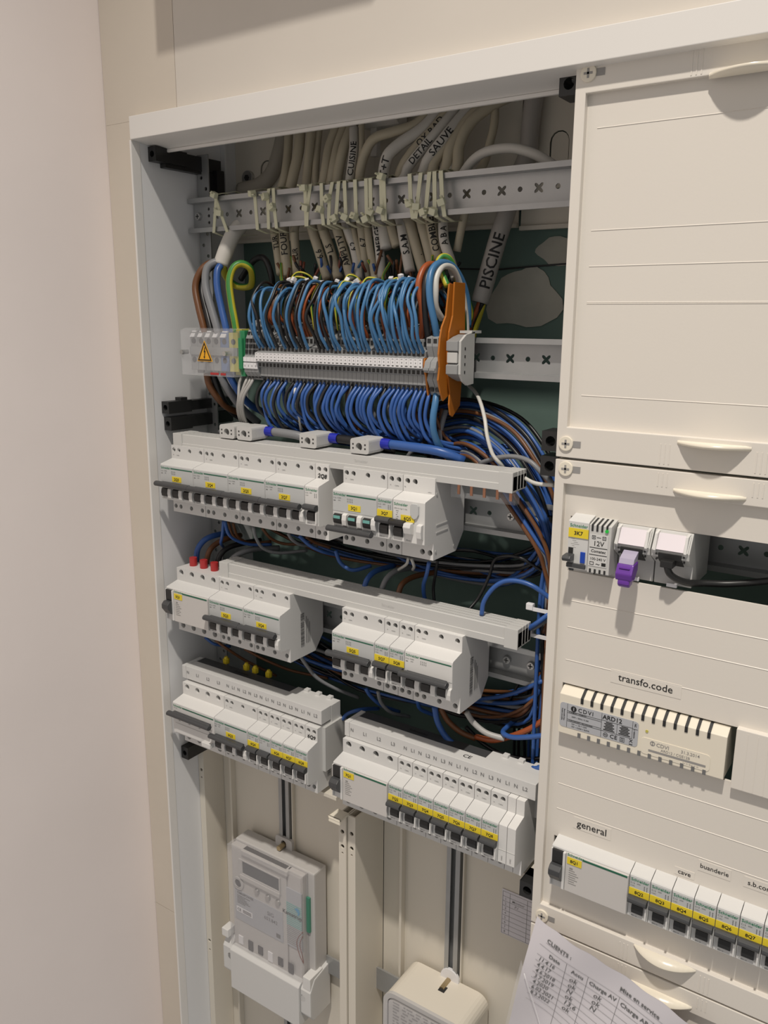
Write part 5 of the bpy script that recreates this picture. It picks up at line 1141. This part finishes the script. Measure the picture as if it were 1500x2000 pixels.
# front layer: light blue and dark wires looping up out of the terminal row
for k in range(NB):
    x = TX0 + TP * k + TP / 2
    if k in (6, 14, 15, 22, 29): continue
    m = 'wire_lblue' if k % 7 not in (2, 5) or k > 22 else 'wire_black'
    if k in (0,): m = 'wire_lblue'
    if k < 18 and k % 3 == 2: m = 'wire_black'
    zt = -.1545 + J(.004); d1, d2 = J(.003) - .003, J(.006) - .004
    put_wire([(x, .0385, -.2235), (x, .0325, -.2165), (x + d1 * .5, .0265 + J(.002), -.2050), (x + d1, .0225 + J(.003), -.1870), (x + d2, .0260 + J(.003), -.1690), (x + d2 + J(.002), .0400 + J(.003), zt), (x + d2 + J(.004), .0620, zt - .004), (x + d2 + J(.006), .0820, -.175)],
             .0017 if m == 'wire_lblue' else .0016, m, '%s wire looping up in front from the %s white marked terminal block' % (CN_[m], nth(k + 1)), 'wire', 'wire', 'front wires above the terminal row', 8, 6)
# rear layers
for k in range(58):
    x = TX0 + .002 + (NB * TP - .004) * k / 57 + J(.001); m = R.choice(['wire_orange', 'wire_orange', 'wire_red', 'wire_brown', 'wire_black', 'wire_lblue', 'wire_lblue', 'wire_grey', 'wire_orange']) if x > .17 else R.choice(['wire_black', 'wire_black', 'wire_brown', 'wire_orange', 'wire_lblue', 'wire_grey'])
    zt = -.1570 + J(.005); dx = J(.007); up = R.random() < .5
    y0, z0 = (.0490, -.2118) if up else (.0590, -.2010)
    put_wire([(x, y0 + .004, z0 - .003), (x, y0 - .002, z0 + .006), (x + dx * .4, y0 - .010 + J(.002), -.1880), (x + dx, y0 - .010 + J(.003), -.1700), (x + dx, y0 + .004, zt), (x + dx + J(.004), y0 + .020, zt - .001), (x + dx + J(.006), .0900, -.172 + J(.01))],
             .0016, m, '%s wire looping up behind the front wires of the terminal row' % CN_[m], 'wire', 'wire', 'rear wires above the terminal row', 7, 6)
# thin green and yellow earth loops rising above the row
for x, w, h, y in ((.150, .032, .022, .075), (.153, .030, .017, .070), (.158, .026, .014, .078), (.235, .016, .017, .062), (.240, .010, .010, .050), (.268, .020, .013, .048), (.300, .014, .012, .052), (.250, .012, .006, .06), (.205, .012, .008, .055)):
    b = -.1620
    put_wire([(x + .002, y - .010, b - .038), (x, y - .012, b - .010), (x + w * .18, y - .004, b + h * .75), (x + w * .5, y, b + h), (x + w * .85, y + .008, b + h * .6), (x + w, y + .016, b - .012)], .0012, 'wire_gy', 'thin green and yellow earth wire looping above the terminal wires', 'wire', 'wire', 'thin earth loops', 8, 6)
# cable ties bundling the wires on top of the row
for k, x in enumerate((.165, .176, .193, .204, .230, .243, .258, .296, .312, .320)):
    t = thing('cable_tie', '%s small white cable tie from the left on top of the terminal wires' % nth(k + 1), 'cable tie', (x, .052 + J(.004), -.1500 + J(.002)), 'small ties on the terminal wires')
    hd = part('head', MB().box(-.0022, .0022, -.0022, .0022, -.0022, .0026), 'label_white', t, bevel=.0005); hd.rotation_euler = (J(.5), J(.5), J(.6))
    part('strap', MB().box(-.0100, .0100, .0016, .0026, -.0030, -.0012), 'label_white', t)
# tufts of stripped wires between the cables and the terminal row
for k in range(46):
    x = .120 + .225 * k / 45 + J(.003); m = R.choice(['wire_black', 'wire_red', 'wire_brown', 'wire_lblue', 'wire_black', 'wire_blue', 'wire_gy'])
    put_wire([(x + J(.010), .088 + J(.008), -.128 + J(.010)), (x + J(.006), .090 + J(.008), -.150), (x + J(.008), .094 + J(.006), -.172), (x + J(.010), .098, -.20)], .0015, m, '%s stripped wire hanging out of the cream cables behind the terminal row' % CN_[m], 'wire', 'wire', 'stripped wires behind the row', 6, 5)
# lower layer: blue and black loops hanging below the terminal row
for k in range(NB + 1):
    x = TX0 + TP * k + TP / 2 - .001
    if k == 7: continue
    m = 'wire_black' if (k < 20 and k % 3 == 2) or k in (0, 23, 31) else 'wire_blue'
    zb = -.3000 + J(.006); s = J(.003)
    put_wire([(x, .0475, -.2490), (x, .0415, -.2565), (x - .003 + s, .0345 + J(.002), -.2680), (x - .004 + s, .0335 + J(.003), -.2830), (x + .002 + s, .0420 + J(.003), zb), (x + .014 + J(.004), .0560, zb - .010 + J(.003)), (x + .038 + J(.006), .0740 + J(.006), zb - .016), (min(x + .085, .42), .090 + J(.008), zb - .016 + J(.006))],
             .0019, m, '%s wire hanging in a loop below the %s white marked terminal block' % (CN_[m], nth(k + 1)), 'wire', 'wire', 'wires below the terminal row', 8, 6)
for k in range(20):
    x = TX0 + .010 + NB * TP * k / 20 + J(.002); m = R.choice(['wire_black', 'wire_brown', 'wire_black', 'wire_grey', 'wire_blue'])
    put_wire([(x, .058, -.250), (x, .052, -.265), (x + .002, .053, -.285), (x + .012, .066, -.304 + J(.006)), (x + .040, .09, -.315 + J(.005))], .0018, m, '%s wire behind the hanging blue loops of the terminal row' % CN_[m], 'wire', 'wire', 'rear wires below the terminal row', 7, 5)
# right hand bundle: sweeps right, then dives down along the right edge
BUN = ['wire_black', 'wire_black', 'wire_blue', 'wire_blue', 'wire_grey', 'wire_blue', 'wire_brown', 'wire_blue', 'wire_blue', 'wire_black', 'wire_blue', 'wire_blue', 'wire_brown', 'wire_blue', 'wire_grey', 'wire_blue', 'wire_blue', 'wire_black', 'wire_blue', 'wire_brown', 'wire_blue', 'wire_blue', 'wire_blue', 'wire_brown', 'wire_blue', 'wire_black', 'wire_grey', 'wire_blue', 'wire_blue', 'wire_brown']
for k, m in enumerate(BUN):
    f = k / (len(BUN) - 1); h = -.268 - .052 * f + J(.002); y = .105 - .040 * f + J(.008); xo_ = J(.006)
    ze = R.choice((-.48, -.60, -.66))
    put_wire([(.270 + .05 * f + J(.01), y + .006, -.305 - .008 * f + J(.004)), (.315 + .03 * f, y + .002, h - .010 + J(.002)), (.365 + .015 * f, y - .004, h + J(.0015)), (.410 + xo_, y - .010, h - .010 - .004 * f), (.445 - .01 * f + xo_ * .6, y - .018, h - .034 - .004 * f), (.468 + xo_ * .8, y - .020, h - .075), (.476 + xo_ + J(.002), y - .016, -.41 + J(.005)), (.476 + J(.007), y - .014, -.45), (.474 + J(.008), y - .010, ze)],
             .0020, m, '%s wire, %s from the top in the thick bundle sweeping right' % (CN_[m], nth(k + 1)), 'wire', 'wire', 'bundle on the right', 8, 6)
# deep bundles behind rows A and B
def deep(z, n, xa, xb, sag, seed, where):
    rr = random.Random(seed)
    for k in range(n):
        m = rr.choice(['wire_blue', 'wire_blue', 'wire_black', 'wire_black', 'wire_brown', 'wire_grey', 'wire_black'])
        j = lambda s: rr.uniform(-s, s)
        y = .112 + j(.022); zz = z + j(.014)
        a = xa + rr.choice((0, .05, .12, .2)) + j(.02); b = xb
        pts = [(a, .085 + j(.02), zz + .035), (a + .012, y, zz + .010)]
        for q in (.3, .55, .8): pts.append((a + (b - a) * q, y + j(.01), zz - sag * math.sin(math.pi * q) + j(.006)))
        pts += [(b - .012 + j(.006), y - .03, zz + .022 + j(.01)), (b + j(.006), .075 + j(.01), zz + .065)]
        put_wire(pts, rr.choice((.0018, .0018, .0024)), m, '%s wire in the dark bundle %s' % (CN_[m], where), 'wire', 'wire', 'dark bundle ' + where, 7, 5)
deep(-.436, 30, .02, .470, .016, 5, 'behind the 2Q and 3Q breakers')
deep(-.592, 34, .02, .470, .016, 9, 'behind the 5Q breakers')
# loose vertical wires in the lower right corner and ties round the vertical bundle
for k in range(10):
    m = R.choice(['wire_black', 'wire_blue', 'wire_black']); x = .430 + .006 * k
    put_wire([(x + .01, .09 + J(.01), -.545), (x + J(.004), .100 + J(.01), -.58), (x - .004, .105, -.61), (x + J(.006), .10, -.66)], .0016, m, '%s wire dropping behind the right end of the 5Q rail' % CN_[m], 'wire', 'wire', 'wires dropping at the right', 7, 5)
for k, z in enumerate((-.452, -.478)):
    t = thing('cable_tie', ('cable tie with a square head round the vertical bundle at the right, upper one', 'lower cable tie round the vertical bundle at the right')[k], 'cable tie', (.466, .046, z), 'ties on the vertical bundle')
    part('head', MB().box(-.0055, .0015, -.003, .003, -.0032, .0032), 'label_white', t, bevel=.0008)
    part('strap', MB().box(.0010, .026, -.002, -.0008, -.0035, .0000), 'label_white', t)
cl = thing('cable_clamp', 'white plastic bracket under the top plate where the cream cables enter', 'bracket', (.232, .105, .020))
part('body', MB().prism([(0, .008), (0, .0), (.02, -.012), (.035, -.012), (.035, .010)], -.020, .026), 'frame_white', cl, bevel=.001)
part('leg', MB().box(-.012, -.004, .022, .030, -.040, -.010), 'frame_white', cl, bevel=.001)
